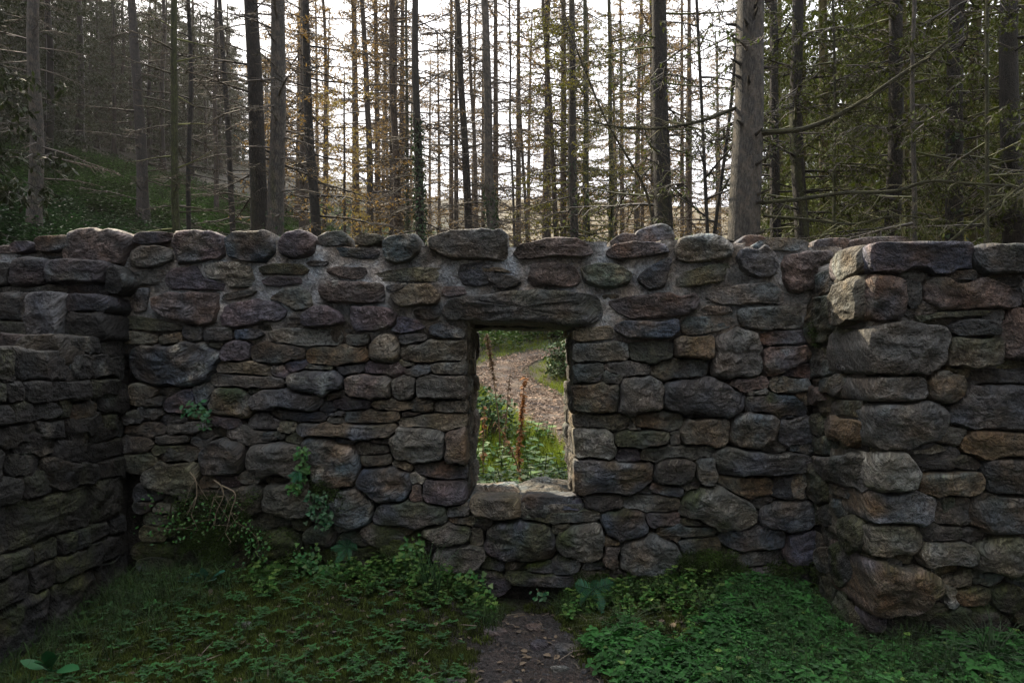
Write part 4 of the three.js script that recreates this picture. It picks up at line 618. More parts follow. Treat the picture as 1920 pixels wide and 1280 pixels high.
tr('larch_tree', 'moss-green forked trunk rising behind the left part of the wall', 340, 430, 334, 14, 11, 'green', { count: 34, length: 1.2, moss: 0.6, mossy: 0.5 });
tr('larch_tree', 'thin black trunk just right of the moss-green forked trunk', 356, 430, 352, 9, 13, 'black', { count: 30, length: 1.2 });
tr('larch_tree', 'slim dark trunk between the moss-green trunk and the pair of thick trunks, leaning left', 431, 410, 405, 11, 16, 'dark', { count: 40, length: 1.4 });
tr('larch_tree', 'slender trunk farther up the left bank, half lost in shade', 400, 350, 398, 9, 28, 'brown', { count: 36, length: 1.8 });
tr('larch_tree', 'broad dark trunk, left one of the close pair of thick trunks', 485, 432, 473, 32, 12, 'dark', { count: 46, length: 1.6, moss: 0.1 });
tr('larch_tree', 'broad blue-grey trunk, right one of the close pair of thick trunks', 522, 432, 517, 32, 11.6, 'grey', { count: 44, length: 1.5, ivy: 2.6, ivyLeaves: 160 });
tr('larch_tree', 'straight near-black trunk left of the sunlit golden young larch', 586, 425, 581, 19, 15, 'black', { needles: 4, needle: 0.09, green: [0.24, 0.15, 0.045], count: 56, length: 2.0 });
tr('larch_tree', 'thin warm brown trunk standing behind the golden young larch', 612, 430, 607, 9, 34, 'warm', { count: 40, length: 2.4 });
tr('larch_tree', 'brown trunk just right of the golden young larch', 690, 432, 677, 13, 22, 'brown', { needles: 4, needle: 0.09, green: [0.24, 0.15, 0.045], count: 60, length: 2.3 });
tr('larch_tree', 'straight warm brown trunk left of the ivy-clad black trunk', 746, 435, 738, 15, 19, 'warm', { needles: 4, needle: 0.09, green: [0.24, 0.15, 0.045], count: 60, length: 2.2 });
tr('larch_tree', 'thin trunk with light green ivy touching the ivy-clad black trunk', 770, 435, 764, 7, 20, 'green', { count: 22, length: 1.2, ivy: 5, ivyLeaves: 420 });
tr('larch_tree', 'black trunk thickly wrapped in dark ivy up to half its height', 792, 435, 780, 17, 17, 'black', { count: 50, length: 2.0, ivy: 5.6, ivyLeaves: 1500 });
tr('larch_tree', 'dark trunk leaning left, left neighbour of the grey trunk with an ivy foot', 880, 436, 855, 15, 19, 'dark', { count: 60, length: 2.2 });
tr('larch_tree', 'thin pale brown trunk half behind the dark leaning trunk', 891, 436, 880, 8, 32, 'warm', { count: 46, length: 2.4 });
tr('larch_tree', 'grey trunk with a dark ivy foot above the left corner of the window', 926, 438, 910, 19, 18.5, 'grey', { count: 56, length: 2.1, ivy: 3.9, ivyLeaves: 900 });
tr('larch_tree', 'pencil-thin trunk in the middle of the brightest sky gap', 968, 440, 957, 5, 26, 'dark', { count: 40, length: 1.8 });
tr('larch_tree', 'pencil-thin leaning trunk right of the brightest sky gap', 990, 440, 968, 6, 30, 'brown', { count: 40, length: 2 });
tr('larch_tree', 'slim ochre trunk, first to the right of the bright sky gap', 1040, 440, 1019, 10, 22, 'warm', { needles: 9, needle: 0.085, green: [0.17, 0.16, 0.02], count: 56, length: 2.2, ivy: 3.4, ivyLeaves: 120 });
tr('larch_tree', 'dark trunk right of the bright sky gap with ivy on its left side', 1077, 442, 1069, 16, 19, 'dark', { needles: 9, needle: 0.085, green: [0.17, 0.16, 0.02], count: 60, length: 2.2, ivy: 4.5, ivyLeaves: 320, mossy: 0.3 });
tr('larch_tree', 'mossy olive trunk next to the dark ivy-sided trunk', 1103, 442, 1096, 11, 21, 'green', { needles: 9, needle: 0.085, green: [0.17, 0.16, 0.02], count: 56, length: 2.2, mossy: 0.5 });
tr('larch_tree', 'slim ivy-speckled trunk midway between the olive trunk and the thick black one', 1146, 442, 1140, 10, 23, 'green', { needles: 9, needle: 0.085, green: [0.17, 0.16, 0.02], count: 56, length: 2.4, ivy: 5, ivyLeaves: 300, mossy: 0.5 });
tr('larch_tree', 'thick near-black trunk behind the loose tan capstone', 1247, 442, 1228, 36, 11, 'black', { count: 58, length: 2.0, low: 1.6, mossy: 0.45, needles: 3, needle: 0.08, green: [0.07, 0.09, 0.025], hang: 0.5 });
const big = tr('spruce_tree', 'large pale grey spruce trunk with branch knots, thickest in the picture', 1408, 446, 1400, 60, 8.6, 'grey', { count: 20, length: 1.2, low: 4.2, needles: 4, needle: 0.07, green: [0.06, 0.085, 0.02] });
tr('larch_tree', 'black trunk half hidden behind the large pale spruce trunk', 1452, 446, 1447, 20, 12.5, 'black', { count: 40, length: 1.6, ivy: 2.2, ivyLeaves: 200, needles: 3, green: [0.05, 0.075, 0.02] });
const dense = { needles: 13, needle: 0.07, green: [0.055, 0.072, 0.008], hang: 0.35, count: 62, length: 2.3, twigs: 14, mossy: 0.5, low: 1.2 };
tr('spruce_tree', 'black spruce trunk with a yellow-green sunlit left edge', 1500, 446, 1496, 26, 12, 'black', { ...dense, moss: 0.3 });
tr('spruce_tree', 'black spruce trunk above the pier between two lichen-pale stems', 1684, 450, 1682, 29, 11, 'black', dense);
tr('spruce_tree', 'black spruce trunk beside a clump of ivy right of the pier top', 1790, 452, 1786, 32, 10.5, 'black', { ...dense, ivy: 4.2, ivyLeaves: 260 });
tr('spruce_tree', 'black spruce trunk at the right edge of the picture', 1897, 460, 1893, 36, 10, 'black', dense);
tr('young_spruce', 'thin yellow-green mossy stem between the first two black spruce trunks', 1577, 446, 1574, 6, 11, 'green', { ...dense, count: 34, length: 1.2, needles: 7, moss: 0.6 });
tr('young_spruce', 'lichen-pale thin stem right of the pier middle trunk', 1712, 452, 1706, 9, 9.5, 'grey', { ...dense, count: 30, length: 1.4, moss: 0.2 });
tr('young_spruce', 'mossy thin stem close to the right edge', 1860, 456, 1864, 8, 8.5, 'green', { ...dense, count: 26, length: 1.4, moss: 0.6 });
tr('sapling', 'forked dark sapling left of the large pale spruce trunk', 1333, 440, 1312, 7, 9.5, 'black', { count: 26, length: 1.3, low: 1.4, needles: 2, green: [0.08, 0.10, 0.03], lift: 0.4 });
tr('sapling', 'leaning thin dark stem close against the left of the large pale spruce trunk', 1346, 440, 1392, 7, 10.5, 'black', { count: 18, length: 1, low: 1.4, lift: 0.4 });
// bare leaning sapling that crosses the middle of the picture, and the long mossy boughs on the right
function bough(name, label, cat, pts, r0, r1, colour, o = {}) {   // pts: pixel x, pixel y, distance
  const P = new THREE.CatmullRomCurve3(pts.map(([px, py, d]) => V3(toX(px, d), (VY - py) * d / F + EYE, -d))).getPoints(22), base = P[0].clone(), rel = P.map((p) => p.clone().sub(base));
  const t = thing(name, label, cat, undefined, base.toArray()), m = new MB(); m.tube(rel, r0, r1, 7, colour, colour.map((v) => v * 1.15), 1); mesh('stem', m.geo(), barkMat, t);
  const b = new MB(); for (let k = 0; k < (o.twigs ?? 40); k++) { const s = rel[Math.floor(rr(0.12, 1) * 22)], L = rr(0.1, 0.5) * (o.spread ?? 1), dir = V3(rr(-1, 1), rr(-1, 0.6), rr(-0.6, 0.6)).normalize(), e = s.clone().addScaledVector(dir, L), mid = s.clone().lerp(e, 0.5).add(V3(rr(-0.04, 0.04), rr(-0.04, 0.04), 0)); b.tube([s, mid, e], 0.006, 0.002, 3, colour, [0.06, 0.056, 0.024]); for (let z = 0; z < 3; z++) { const q = V3().lerpVectors(s, e, rr(0.2, 0.9)); b.tube([q, q.clone().add(V3(rr(-1, 1), rr(-1, 0.5), rr(-1, 1)).multiplyScalar(L * 0.35))], 0.003, 0.0012, 3, colour, [0.06, 0.056, 0.024]); } }
  mesh('twigs', b.geo(), twigMat, t);
  return t;
}
bough('leaning_sapling', 'bare dark sapling arching diagonally down to the thick black trunk', 'sapling', [[1232, 470, 10.4], [1212, 360, 10.4], [1180, 300, 10.3], [1140, 232, 10.2], [1100, 140, 10.1], [1066, 50, 10], [1040, -40, 10]], 0.022, 0.010, [0.055, 0.05, 0.022], { twigs: 60, spread: 1.4 });
bough('spruce_bough', 'long mossy bough climbing from the pale spruce trunk to the upper right', 'branch', [[1425, 248, 8.5], [1500, 243, 8.3], [1560, 222, 8.1], [1620, 188, 7.9], [1690, 140, 7.7], [1740, 108, 7.6], [1782, 72, 7.5]], 0.036, 0.016, [0.05, 0.052, 0.016], { twigs: 40 });
bough('spruce_bough', 'long level mossy bough low behind the top of the pier', 'branch', [[1422, 380, 8.5], [1490, 375, 8.2], [1580, 362, 8.0], [1680, 358, 7.8], [1740, 340, 7.6], [1830, 345, 7.4], [1960, 352, 7.2]], 0.028, 0.012, [0.05, 0.054, 0.016], { twigs: 50 });
bough('spruce_bough', 'lowest mossy bough just above the pier capstone', 'branch', [[1432, 405, 8.6], [1520, 412, 8.3], [1600, 420, 8.0], [1680, 405, 7.9], [1760, 412, 7.7]], 0.02, 0.009, [0.05, 0.054, 0.016], { twigs: 40 });
bough('spruce_bough', 'thin mossy bough rising out of the lower right corner of the woods', 'branch', [[1760, 470, 7], [1840, 405, 6.9], [1900, 360, 6.8], [1980, 310, 6.7]], 0.015, 0.007, [0.05, 0.055, 0.016], { twigs: 20, spread: 0.7 });
bough('spruce_bough', 'level bough on the left of the pale spruce trunk', 'branch', [[1385, 200, 8.6], [1320, 225, 8.5], [1240, 240, 8.4], [1160, 238, 8.3], [1080, 220, 8.2]], 0.025, 0.008, [0.06, 0.06, 0.025], { twigs: 60 });
// knots on the pale trunk
for (let k = 0; k < 26; k++) { const y = rr(0.8, 6.0), a = rr(-0.2, 3.3), m = new MB(), p = V3(Math.cos(a) * big.r, y, Math.sin(a) * big.r), o = V3(Math.cos(a), 0.15, Math.sin(a)), n = big.path.findIndex((q) => q.y > y); p.x += big.path[n].x; p.z += big.path[n].z; m.tube([p.clone().addScaledVector(o, -0.03), p.clone().addScaledVector(o, 0.05), p.clone().addScaledVector(o, rr(0.08, 0.2))], 0.022, 0.01, 6, [0.03, 0.024, 0.02], [0.09, 0.08, 0.06]); mesh('knot', m.geo(), barkMat, big.t); }
// the golden young larch catching the sun
tr('young_larch', 'sunlit golden young larch glowing between the trunks', 648, 430, 652, 6, 17, 'warm', { height: 6.2, count: 44, length: 1.3, low: 1.2, needles: 9, needle: 0.055, green: [0.30, 0.23, 0.045], tip: [0.3, 0.22, 0.07], thick: 0.009, hang: 0.2 });
// thin trunks far back: a few kinds, copied
{
  const kinds = [], label = 'thin brown larch trunk standing far back in the hazy wood', group = 'thin larch trunks far back';
  for (let k = 0; k < 5; k++) {
    const H = rr(17, 22), path = [], bx = rr(-0.6, 0.6); for (let j = 0; j <= 12; j++) { const y = H * j / 12; path.push(V3(bx * (j / 12) ** 2, y, 0)); }
    const t = thing('distant_larch', label, 'tree', group); mesh('trunk', trunkGeometry(path, rr(0.13, 0.19), 0.05, pick(['warm', 'brown', 'warm']), { sides: 7 }), barkMat, t);
    mesh('branches', branchGeometry(path, 0.13, 0.05, { count: 74, length: 2.6, lite: true, twigs: 12, from: 0.06, thick: 0.03, needles: 3.4, needle: 0.14, green: [0.24, 0.155, 0.05], colour: [0.06, 0.042, 0.028], tip: [0.10, 0.07, 0.042] }), leafMat, t); kinds.push(t);
  }
  let n = 0; const spots = [];
  for (let k = 0; k < 700 && n < 56; k++) {
    const d = 24 + 46 * Math.pow(rand(), 0.8), px = 520 + 880 * rand(); if ((px > 930 && px < 1015 && rand() < 0.75) || (px > 640 && px < 720 && rand() < 0.6)) continue;
    const x = toX(px, d); if (offPath(x, d) < 2 || spots.some(([a, b]) => Math.hypot(a - x, b - d) < 2.0)) continue; spots.push([x, d]);
    const t = n < 5 ? kinds[n] : pick(kinds).clone(); if (n >= 5) { t.name = numbered('distant_larch'); scene.add(t); }
    t.position.set(x, ground(x, d) - 0.1, -d); t.rotation.y = rr(0, 6.28); t.scale.setScalar(rr(0.8, 1.15)); n++;
  }
}
// the dark wood on both flanks, read as a mass
function scatter(name, label, geo, mat, spots, stuffCategory) {
  const im = new THREE.InstancedMesh(geo, mat, spots.length), q = new THREE.Object3D(), c = new THREE.Color();
  spots.forEach(([x, y, z, ry, s, tone, rx = 0, rz = 0, sy = s], k) => { q.position.set(x, y, z); q.rotation.set(rx, ry, rz); q.scale.set(s, sy, s); q.updateMatrix(); im.setMatrixAt(k, q.matrix); const t = Array.isArray(tone) ? tone : [tone, tone, tone]; im.setColorAt(k, c.setRGB(...t)); });
  im.name = numbered(name); im.castShadow = im.receiveShadow = true; scene.add(im); tag(im, label, stuffCategory, undefined, 'stuff'); return im;
}
{
  const H = 15, path = []; for (let j = 0; j <= 10; j++) path.push(V3(0.1 * noise(j, 1), H * j / 10, 0));
  const trunk = trunkGeometry(path, 0.17, 0.06, 'black', { sides: 7 }), crown = branchGeometry(path, 0.15, 0.05, { count: 80, length: 2.6, lite: true, twigs: 12, from: 0.04, needles: 11, needle: 0.15, green: [0.020, 0.030, 0.009], hang: 0.3, thick: 0.014, colour: [0.03, 0.028, 0.02], tip: [0.03, 0.03, 0.02] });
  trunk.computeVertexNormals(); const geo = mergeGeometries([trunk, crown]), spotsL = [], spotsR = [];
  const lit = [[0.4, 8], [-0.1, 10], [-0.2, 12], [-0.5, 14], [0.4, 13], [-0.3, 18], [-4.2, 17]], sh = Math.hypot(SUN.x, SUN.z), shades = (x, d, top) => lit.some(([a, b]) => { const along = ((x - a) * SUN.x + (b - d) * SUN.z) / sh, off = Math.abs((x - a) * SUN.z - (b - d) * SUN.x) / sh; return along > 0 && off < 2.2 && top > ground(a, b) + along * SUN.y / sh; });
  for (const [px, d] of [[-420, 8], [-260, 9.5], [-620, 7], [-150, 12], [-500, 11], [-900, 6]]) { const x = toX(px, d); spotsL.push([x, ground(x, d) - 0.2, -d, rr(0, 6), 0.95, 0.9]); }  // added outside the frame to shade the floor of the ruin
  for (let k = 0; k < 6000 && spotsL.length < 270; k++) { const d = rr(19, 105), px = rr(-420, 545), x = toX(px, d); if (px > 230 + (d - 20) * 4.6 || (d < 24 && px > -20) || shades(x, d, ground(x, d) + 15)) continue; if (spotsL.some((s) => Math.hypot(s[0] - x, -s[2] - d) < 2.1)) continue; spotsL.push([x, ground(x, d) - 0.2, -d, rr(0, 6), rr(0.75, 1.15), rr(0.7, 1.15)]); }
  for (let k = 0; k < 2500 && spotsR.length < 125; k++) { const d = rr(13, 60), px = rr(1440, 2400), x = toX(px, d); if (d < 20 && px < 1600) continue; if (spotsR.some((s) => Math.hypot(s[0] - x, -s[2] - d) < 2.0)) continue; const t = rr(0.9, 1.5); spotsR.push([x, ground(x, d) - 0.2, -d, rr(0, 6), rr(0.7, 1.1), [t * 2.8, t * 2.5, t * 0.4]]); }
  const spotsB = []; for (let ring = 1; ring < 3; ring++) for (let k = 0; k < 18; k++) { const a = (k + rr(-0.3, 0.3) + ring * 0.4) / 18 * 3.7 - 0.28, R = [6.2, 9.5, 14][ring] * rr(0.92, 1.12); spotsB.push([Math.cos(a) * R, -0.2, Math.sin(a) * R, rr(0, 6), rr(0.85, 1.15), 1]); }  // rings of unseen conifers added behind the camera to block low light
  for (const [x, d] of [[-6, 2.6], [-6.4, 0.4], [-6.1, -2], [-8, 1.4], [5.8, 1.8], [6.2, -0.3], [5.9, -2.4], [7.8, 0.8]]) spotsB.push([x, -0.2, -d, rr(0, 6), rr(0.9, 1.1), 1]);  // unseen flanking conifers added to darken the corners of the ruin
  scatter('dark_wood', 'unseen conifers added in front of the ruin to block low light', geo, leafMat, spotsB, 'woodland');
  scatter('dark_wood', 'dark mass of conifers filling the left bank behind the trunks, a few added out of view for shade', geo, leafMat, spotsL, 'woodland');
  scatter('dark_wood', 'dense green conifers closing off the right behind the black trunks', geo, leafMat, spotsR, 'woodland');
}

// ------------------------------------------------------------------ plants
rand = mulberry(991);
function blade(m, x, y, z, h, w, lean, az, col) {          // one bent blade of grass
  const dx = Math.cos(az), dz = Math.sin(az), px = -dz * w, pz = dx * w; let a = null;
  for (let k = 0; k <= 3; k++) { const t = k / 3, q = lean * t * t * h, s = 1 - t * 0.95, c = [col[0] * (0.6 + 0.5 * t), col[1] * (0.6 + 0.5 * t), col[2] * (0.6 + 0.5 * t)]; const l = m.v(x + dx * q - px * s, y + h * t * (1 - 0.25 * lean * t), z + dz * q - pz * s, c), r = m.v(x + dx * q + px * s, y + h * t * (1 - 0.25 * lean * t), z + dz * q + pz * s, c); if (a) m.q(a[0], a[1], r, l); a = [l, r]; }
}
function tuft(n, h, spread, w, col, lean = 1) { const m = new MB(); for (let k = 0; k < n; k++) { const t = rr(0.7, 1.3); blade(m, rr(-spread, spread), 0, rr(-spread, spread), h * rr(0.5, 1.1), w * rr(0.7, 1.2), rr(0.1, lean), rr(0, 6.28), col.map((v) => v * t)); } return m.geo(); }
const gy = (x, d) => ground(x, d) ;
function spread(n, fn) { const out = []; for (let k = 0; k < n * 6 && out.length < n; k++) { const s = fn(); if (s) out.push(s); } return out; }
// floor of the ruin: cushions of moss, clover, grass
{
  const moss = new MB(); for (let k = 0; k < 46; k++) { const a = rr(0, 6.28), R = 0.03 * Math.sqrt(rand()), t = rr(0.5, 1.5); blade(moss, Math.cos(a) * R, 0, Math.sin(a) * R, rr(0.006, 0.016), 0.0022, rr(0, 1), rr(0, 6.28), [0.062 * t, 0.086 * t, 0.009 * t]); }
  scatter('moss', 'short yellow-green moss on the floor of the ruin', moss.geo(), leafMat, spread(9000, () => { const d = rr(2.0, 3.5), x = toX(rr(-40, 1560), d); if (onDirt(x, d) > 0.35 || rand() > smooth(-0.5, 0.25, fbm(x * 2.2, d * 2.2, 1, 4) + 0.15) * (x > 0.2 ? 0.35 : 1)) return; return [x, gy(x, d), -d, rr(0, 6), rr(0.6, 1.5), rr(0.55, 1.4), 0, 0, rr(0.7, 2.2)]; }), 'moss');
  const clover = new MB();
  for (let k = 0; k < 5; k++) { const bx = rr(-0.03, 0.03), bz = rr(-0.03, 0.03), h = rr(0.015, 0.05), t = rr(0.7, 1.3), a0 = rr(0, 6); for (let j = 0; j < 3; j++) { const a = a0 + j * 2.1; addLeaf(clover, V3(bx, h, bz), V3(Math.cos(a), rr(0, 0.35), Math.sin(a)).normalize(), V3(0, 1, 0), 0.017 * rr(0.8, 1.2), 'oval', [0.026 * t, 0.115 * t, 0.018 * t]); } }
  scatter('ground_cover', 'low clover-like plants on the right of the ruin floor', clover.geo(), leafMat, spread(4900, () => { const d = rr(2.1, 3.5), x = toX(rr(1060, 2300), d); if (x > 1.36 && d > 2.85) return; if (d > lerp(2.85, 3.45, smooth(0.5, 1.25, x)) + 0.15 * noise(x * 5, 3)) return; if (onDirt(x, d) > 0.1 || rand() > smooth(-0.35, 0.2, fbm(x * 2, d * 2, 40, 3) + smooth(0.25, 0.9, x) * 0.4 - 0.2)) return; return [x, gy(x, d), -d, rr(0, 6), rr(0.6, 1.3) * (rand() < 0.12 ? 1.7 : 1), rr(0.5, 1.5), rr(-0.3, 0.3), rr(-0.3, 0.3), rr(0.6, 1.9)]; }), 'ground cover');
  scatter('ground_cover', 'scattered small green leaves among the moss on the left', clover.geo(), leafMat, spread(700, () => { const d = rr(2.1, 3.4), x = toX(rr(60, 900), d); if (onDirt(x, d) > 0.1) return; return [x, gy(x, d), -d, rr(0, 6), rr(0.5, 1.1), rr(0.5, 1.2)]; }), 'ground cover');
  const g1 = tuft(14, 0.13, 0.03, 0.0022, [0.028, 0.062, 0.013], 1.6);
  scatter('grass', 'thin grass on the floor of the ruin', g1, leafMat, spread(1300, () => { const d = rr(2.1, 3.45), x = toX(rr(-60, 2300), d); if (onDirt(x, d) > 0.2 || (x > 1.36 && d > 2.85) || rand() > smooth(-0.1, 0.3, fbm(x * 1.6, d * 1.6, 60, 3) + smooth(0.3, 1.6, x) * 0.3)) return; return [x, gy(x, d), -d, rr(0, 6), rr(0.4, 1.3), rr(0.6, 1.7)]; }), 'grass');
  const crumb = new THREE.IcosahedronGeometry(0.008, 0); crumb.setAttribute('color', new THREE.Float32BufferAttribute(new Float32Array(crumb.attributes.position.count * 3).fill(1), 3));
  scatter('gravel', 'small stones and crumbs on the bare earth under the window', crumb, stoneMats[0], spread(2600, () => { const d = rr(1.9, 3.42), x = toX(rr(780, 1200), d); if (onDirt(x, d) < 0.12 + 0.4 * rand()) return; const t = rr(0.08, 0.3); return [x, gy(x, d), -d, rr(0, 6), rr(0.2, 1.1) * (rand() < 0.08 ? 2 : 1), [t, t * 0.88, t * 0.82], rr(0, 6)]; }), 'gravel');
  const litter = new MB(); addLeaf(litter, V3(0, 0.004, 0), V3(0, 0.1, 1).normalize(), V3(0, 1, 0), 0.05, 'oval', [1, 1, 1]);
  scatter('leaf_litter', 'dead leaves and twig bits lying about the ruin floor', litter.geo(), leafMat, spread(1100, () => { const d = rr(2.0, 3.4), x = toX(rr(0, 1920), d); const t = rr(0.05, 0.22); return [x, gy(x, d) + 0.004, -d, rr(0, 6), rr(0.3, 0.9), [t, t * 0.75, t * 0.5], rr(-0.3, 0.3), rr(-0.3, 0.3)]; }), 'leaf litter');
}
{
  const moss = new MB(); for (let k = 0; k < 60; k++) { const a = rr(0, 6.28), R = 0.035 * Math.sqrt(rand()), t = rr(0.5, 1.5); blade(moss, Math.cos(a) * R, 0, Math.sin(a) * R, rr(0.008, 0.022), 0.0026, rr(0, 1), rr(0, 6.28), [0.04 * t, 0.075 * t, 0.010 * t]); }
  const zones = [[300, 930, 480, 1130, 420], [360, 1000, 560, 1140, 380], [470, 1040, 900, 1130, 420], [590, 905, 700, 950, 70], [1270, 1040, 1400, 1100, 150], [1190, 1085, 1330, 1150, 170], [820, 1040, 900, 1110, 110], [1050, 1085, 1130, 1125, 90], [1520, 560, 1570, 650, 40], [1440, 1060, 1540, 1130, 100]], spots = [];
  for (const [x0, y0, x1, y1, n] of zones) for (let k = 0; k < n; k++) { const px = rr(x0, x1), py = rr(y0, y1); if (fbm(px * 0.02, py * 0.02, 5, 3) < -0.08) continue; const d = px > 1515 ? 3.4 : 3.47 - rr(0, 0.02); spots.push([toX(px, d), (VY - py) * d / F + EYE, -d, rr(-0.5, 0.5), rr(0.5, 1.3), rr(0.5, 1.4), 1.2 + rr(-0.4, 0.3), 0]); }
  scatter('moss', 'moss growing over the joints and lower stones of the wall', moss.geo(), leafMat, spots, 'moss');
  const stick = new MB(); stick.tube([V3(-0.06, 0, 0), V3(0, 0.006, 0.008), V3(0.06, 0, -0.004)], 0.0022, 0.0012, 4, [1, 1, 1]);
  scatter('twigs', 'broken twigs scattered on the floor of the ruin', stick.geo(), twigMat, spread(300, () => { const d = rr(2.0, 3.4), x = toX(rr(0, 1920), d), t = rr(0.05, 0.2); return [x, gy(x, d) + 0.008, -d, rr(0, 6), rr(0.4, 1.4), [t, t * 0.8, t * 0.6], 0, rr(-0.2, 0.2)]; }), 'twigs');
}
{
  const weed = new MB(); for (let k = 0; k < 4; k++) { const a = rr(0, 6.28), h = rr(0.05, 0.12), top = V3(Math.cos(a) * 0.03, h, Math.sin(a) * 0.03); weed.tube([V3(0, 0, 0), top.clone().multiplyScalar(0.5), top], 0.0018, 0.001, 3, [0.04, 0.08, 0.02]); for (let j = 0; j < 7; j++) { const p = top.clone().multiplyScalar(rr(0.35, 1)), t = rr(0.6, 1.4), b = rr(0, 6.28); addLeaf(weed, p, V3(Math.cos(b), rr(-0.2, 0.5), Math.sin(b)).normalize(), V3(0, 1, 0), rr(0.016, 0.034), rand() < 0.5 ? 'ivy' : 'oval', [0.045 * t * rr(0.7, 2), 0.15 * t, 0.028 * t]); } }
  scatter('undergrowth', 'leafy weeds growing along the foot of the wall', weed.geo(), gloss, spread(330, () => { const d = 3.46 - 0.35 * rand() ** 2, px = rr(250, 1540), x = toX(px, d); if (onDirt(x, d) > 0.3 || (px > 930 && px < 1060) || fbm(px * 0.012, 3, 7, 2) < -0.12) return; return [x, gy(x, d), -d, rr(0, 6), rr(0.4, 1.15), rr(0.5, 1.4)]; }), 'undergrowth');
  scatter('undergrowth', 'mixed tall weeds behind the window sill', weed.geo(), gloss, spread(170, () => { const d = rr(4.6, 7.2), x = toX(rr(850, 1110), d); if (offPath(x, d) < 1.15) return; return [x, ground(x, d), -d, rr(0, 6), rr(1.4, 3.4), rr(0.5, 1.6)]; }), 'undergrowth');
  scatter('undergrowth', 'taller weeds among the clover on the right', weed.geo(), gloss, spread(260, () => { const d = rr(2.1, 3.3), x = toX(rr(1120, 1980), d); if (x > 1.36 && d > 2.85) return; return [x, gy(x, d), -d, rr(0, 6), rr(0.35, 0.9), rr(0.6, 1.7)]; }), 'undergrowth');
}
// flat stones trodden into the bare earth
function floorStone(px, py, w, h, code, label) { const d = (EYE) * F / (py - VY), x = toX(px, d), keep = [curFace, curThing]; curFace = face(V3(x, gy(x, d) + 0.004, -d), V3(1, 0, 0), V3(0, 0, -1), V3(0, 1, 0)); const poly = []; for (let k = 0; k < 8; k++) { const a = k / 8 * 6.283; poly.push([w / 2 * Math.cos(a) * rr(0.8, 1.15), h / 2 * Math.sin(a) * rr(0.8, 1.15)]); } const o = { code, proud: 0.016, deep: 0.04, moss: 0 }; const g = stoneGeometry(poly, curFace, o); const m = mesh('loose_stone', g, stoneMats[0], scene); tag(m, label, 'stone'); [curFace, curThing] = keep; }
floorStone(1000, 1178, 0.10, 0.08, 'r', 'flat pinkish stone sunk in the earth straight below the window'); floorStone(1012, 1208, 0.09, 0.09, 'p', 'flat purple-grey stone in the middle of the bare earth patch'); floorStone(925, 1188, 0.12, 0.08, 'r', 'flat brown stone at the left edge of the bare earth patch'); floorStone(855, 1272, 0.09, 0.06, 'g', 'small grey stone at the bottom edge left of the bare earth'); floorStone(1048, 1252, 0.08, 0.03, 'l', 'narrow pale stone near the bottom edge of the bare earth'); floorStone(1062, 1220, 0.12, 0.08, 'b', 'dark bluish stone at the right edge of the bare earth patch'); floorStone(455, 1205, 0.09, 0.05, 'l', 'pale broken stone lying in the moss on the left');
// plants on and at the foot of the wall
function pinnateFrond(len, wid, col, n = 13, arch = 0.5) {  // a fern frond along +y, bending to +z
  const m = new MB(), at = (t) => V3(0, Math.sin(t * 1.2 * (0.4 + arch)) / (1.2 * (0.4 + arch)) * len, arch * t * t * len * 0.6), stem = []; for (let k = 0; k <= 8; k++) stem.push(at(k / 8)); m.tube(stem, 0.0022, 0.0008, 4, col.map((v) => v * 0.8));
  for (let k = 1; k < n; k++) for (const s of [-1, 1]) { const t = k / n, p = at(t), l = wid * Math.sin(Math.PI * Math.min(1, 0.22 + t * 0.85)) * rr(0.85, 1.1), c = col.map((v) => v * rr(0.8, 1.25)); const dir = V3(s, 0.42, -0.12 + rr(-0.1, 0.1)).normalize(); addLeaf(m, p, dir, V3(0, -0.3, 1).normalize(), Math.max(0.012, l * 1.45), 'pinna', c); }
  return m.geo();
}
function fern(px, py, d, fronds, len, label, col, z = 0.05) {
  const x = toX(px, d), y = (VY - py) * d / F + EYE, t = thing('fern', label, 'fern', undefined, [x, y, -d + z]);
  fronds.forEach(([rz, ry, s, arch]) => { const m = mesh('frond', pinnateFrond(len * s, len * s * 0.17, col, 14, arch ?? 0.6), leafMat, t); m.rotation.set(0.35, ry, rz, 'ZYX'); });
  return t;
}
fern(1112, 1098, 3.30, [[0.15, 0.2, 0.55], [1.35, 0.3, 1.0], [-1.15, -0.2, 0.95], [-2.6, 0.2, 0.85], [1.9, -0.4, 0.8]], 0.17, 'blue-green fern with spreading fronds at the wall foot right of the bare earth', [0.05, 0.16, 0.085]);
fern(1165, 1110, 3.36, [[0.6, 0.2, 0.8], [-0.5, 0, 0.9], [-1.5, 0.1, 0.8], [1.5, 0, 0.7]], 0.075, 'small bright yellow-green fern just right of the blue-green fern', [0.085, 0.17, 0.03]);
fern(1225, 1140, 3.3, [[1.2, 0.2, 1], [-1.2, 0, 1.0], [0.1, 0, 0.7]], 0.085, 'little fern with two level fronds in front of a mossy stone', [0.06, 0.13, 0.03]);
fern(545, 1062, 3.4, [[1.5, 0.1, 1.2], [1.25, 0.1, 0.8], [-1.4, 0, 0.7]], 0.13, 'fern with one long frond pointing left over a dark hollow', [0.05, 0.12, 0.02]);
fern(655, 1020, 3.42, [[2.6, 0, 1.0], [1.7, 0.2, 0.9], [-1.4, 0.1, 1.0], [-0.4, 0, 0.7], [0.7, 0, 0.7], [-2.5, 0.3, 0.8]], 0.11, 'hart-green fern hanging between boulders left of centre', [0.03, 0.11, 0.05]);
fern(705, 1130, 3.34, [[0.9, 0, 1], [-0.9, 0, 1], [0, 0, 0.8], [-1.7, 0, 0.9], [1.8, 0, 0.8]], 0.12, 'pale green fern on the moss slope at the foot of the wall', [0.06, 0.13, 0.035], 0.1);
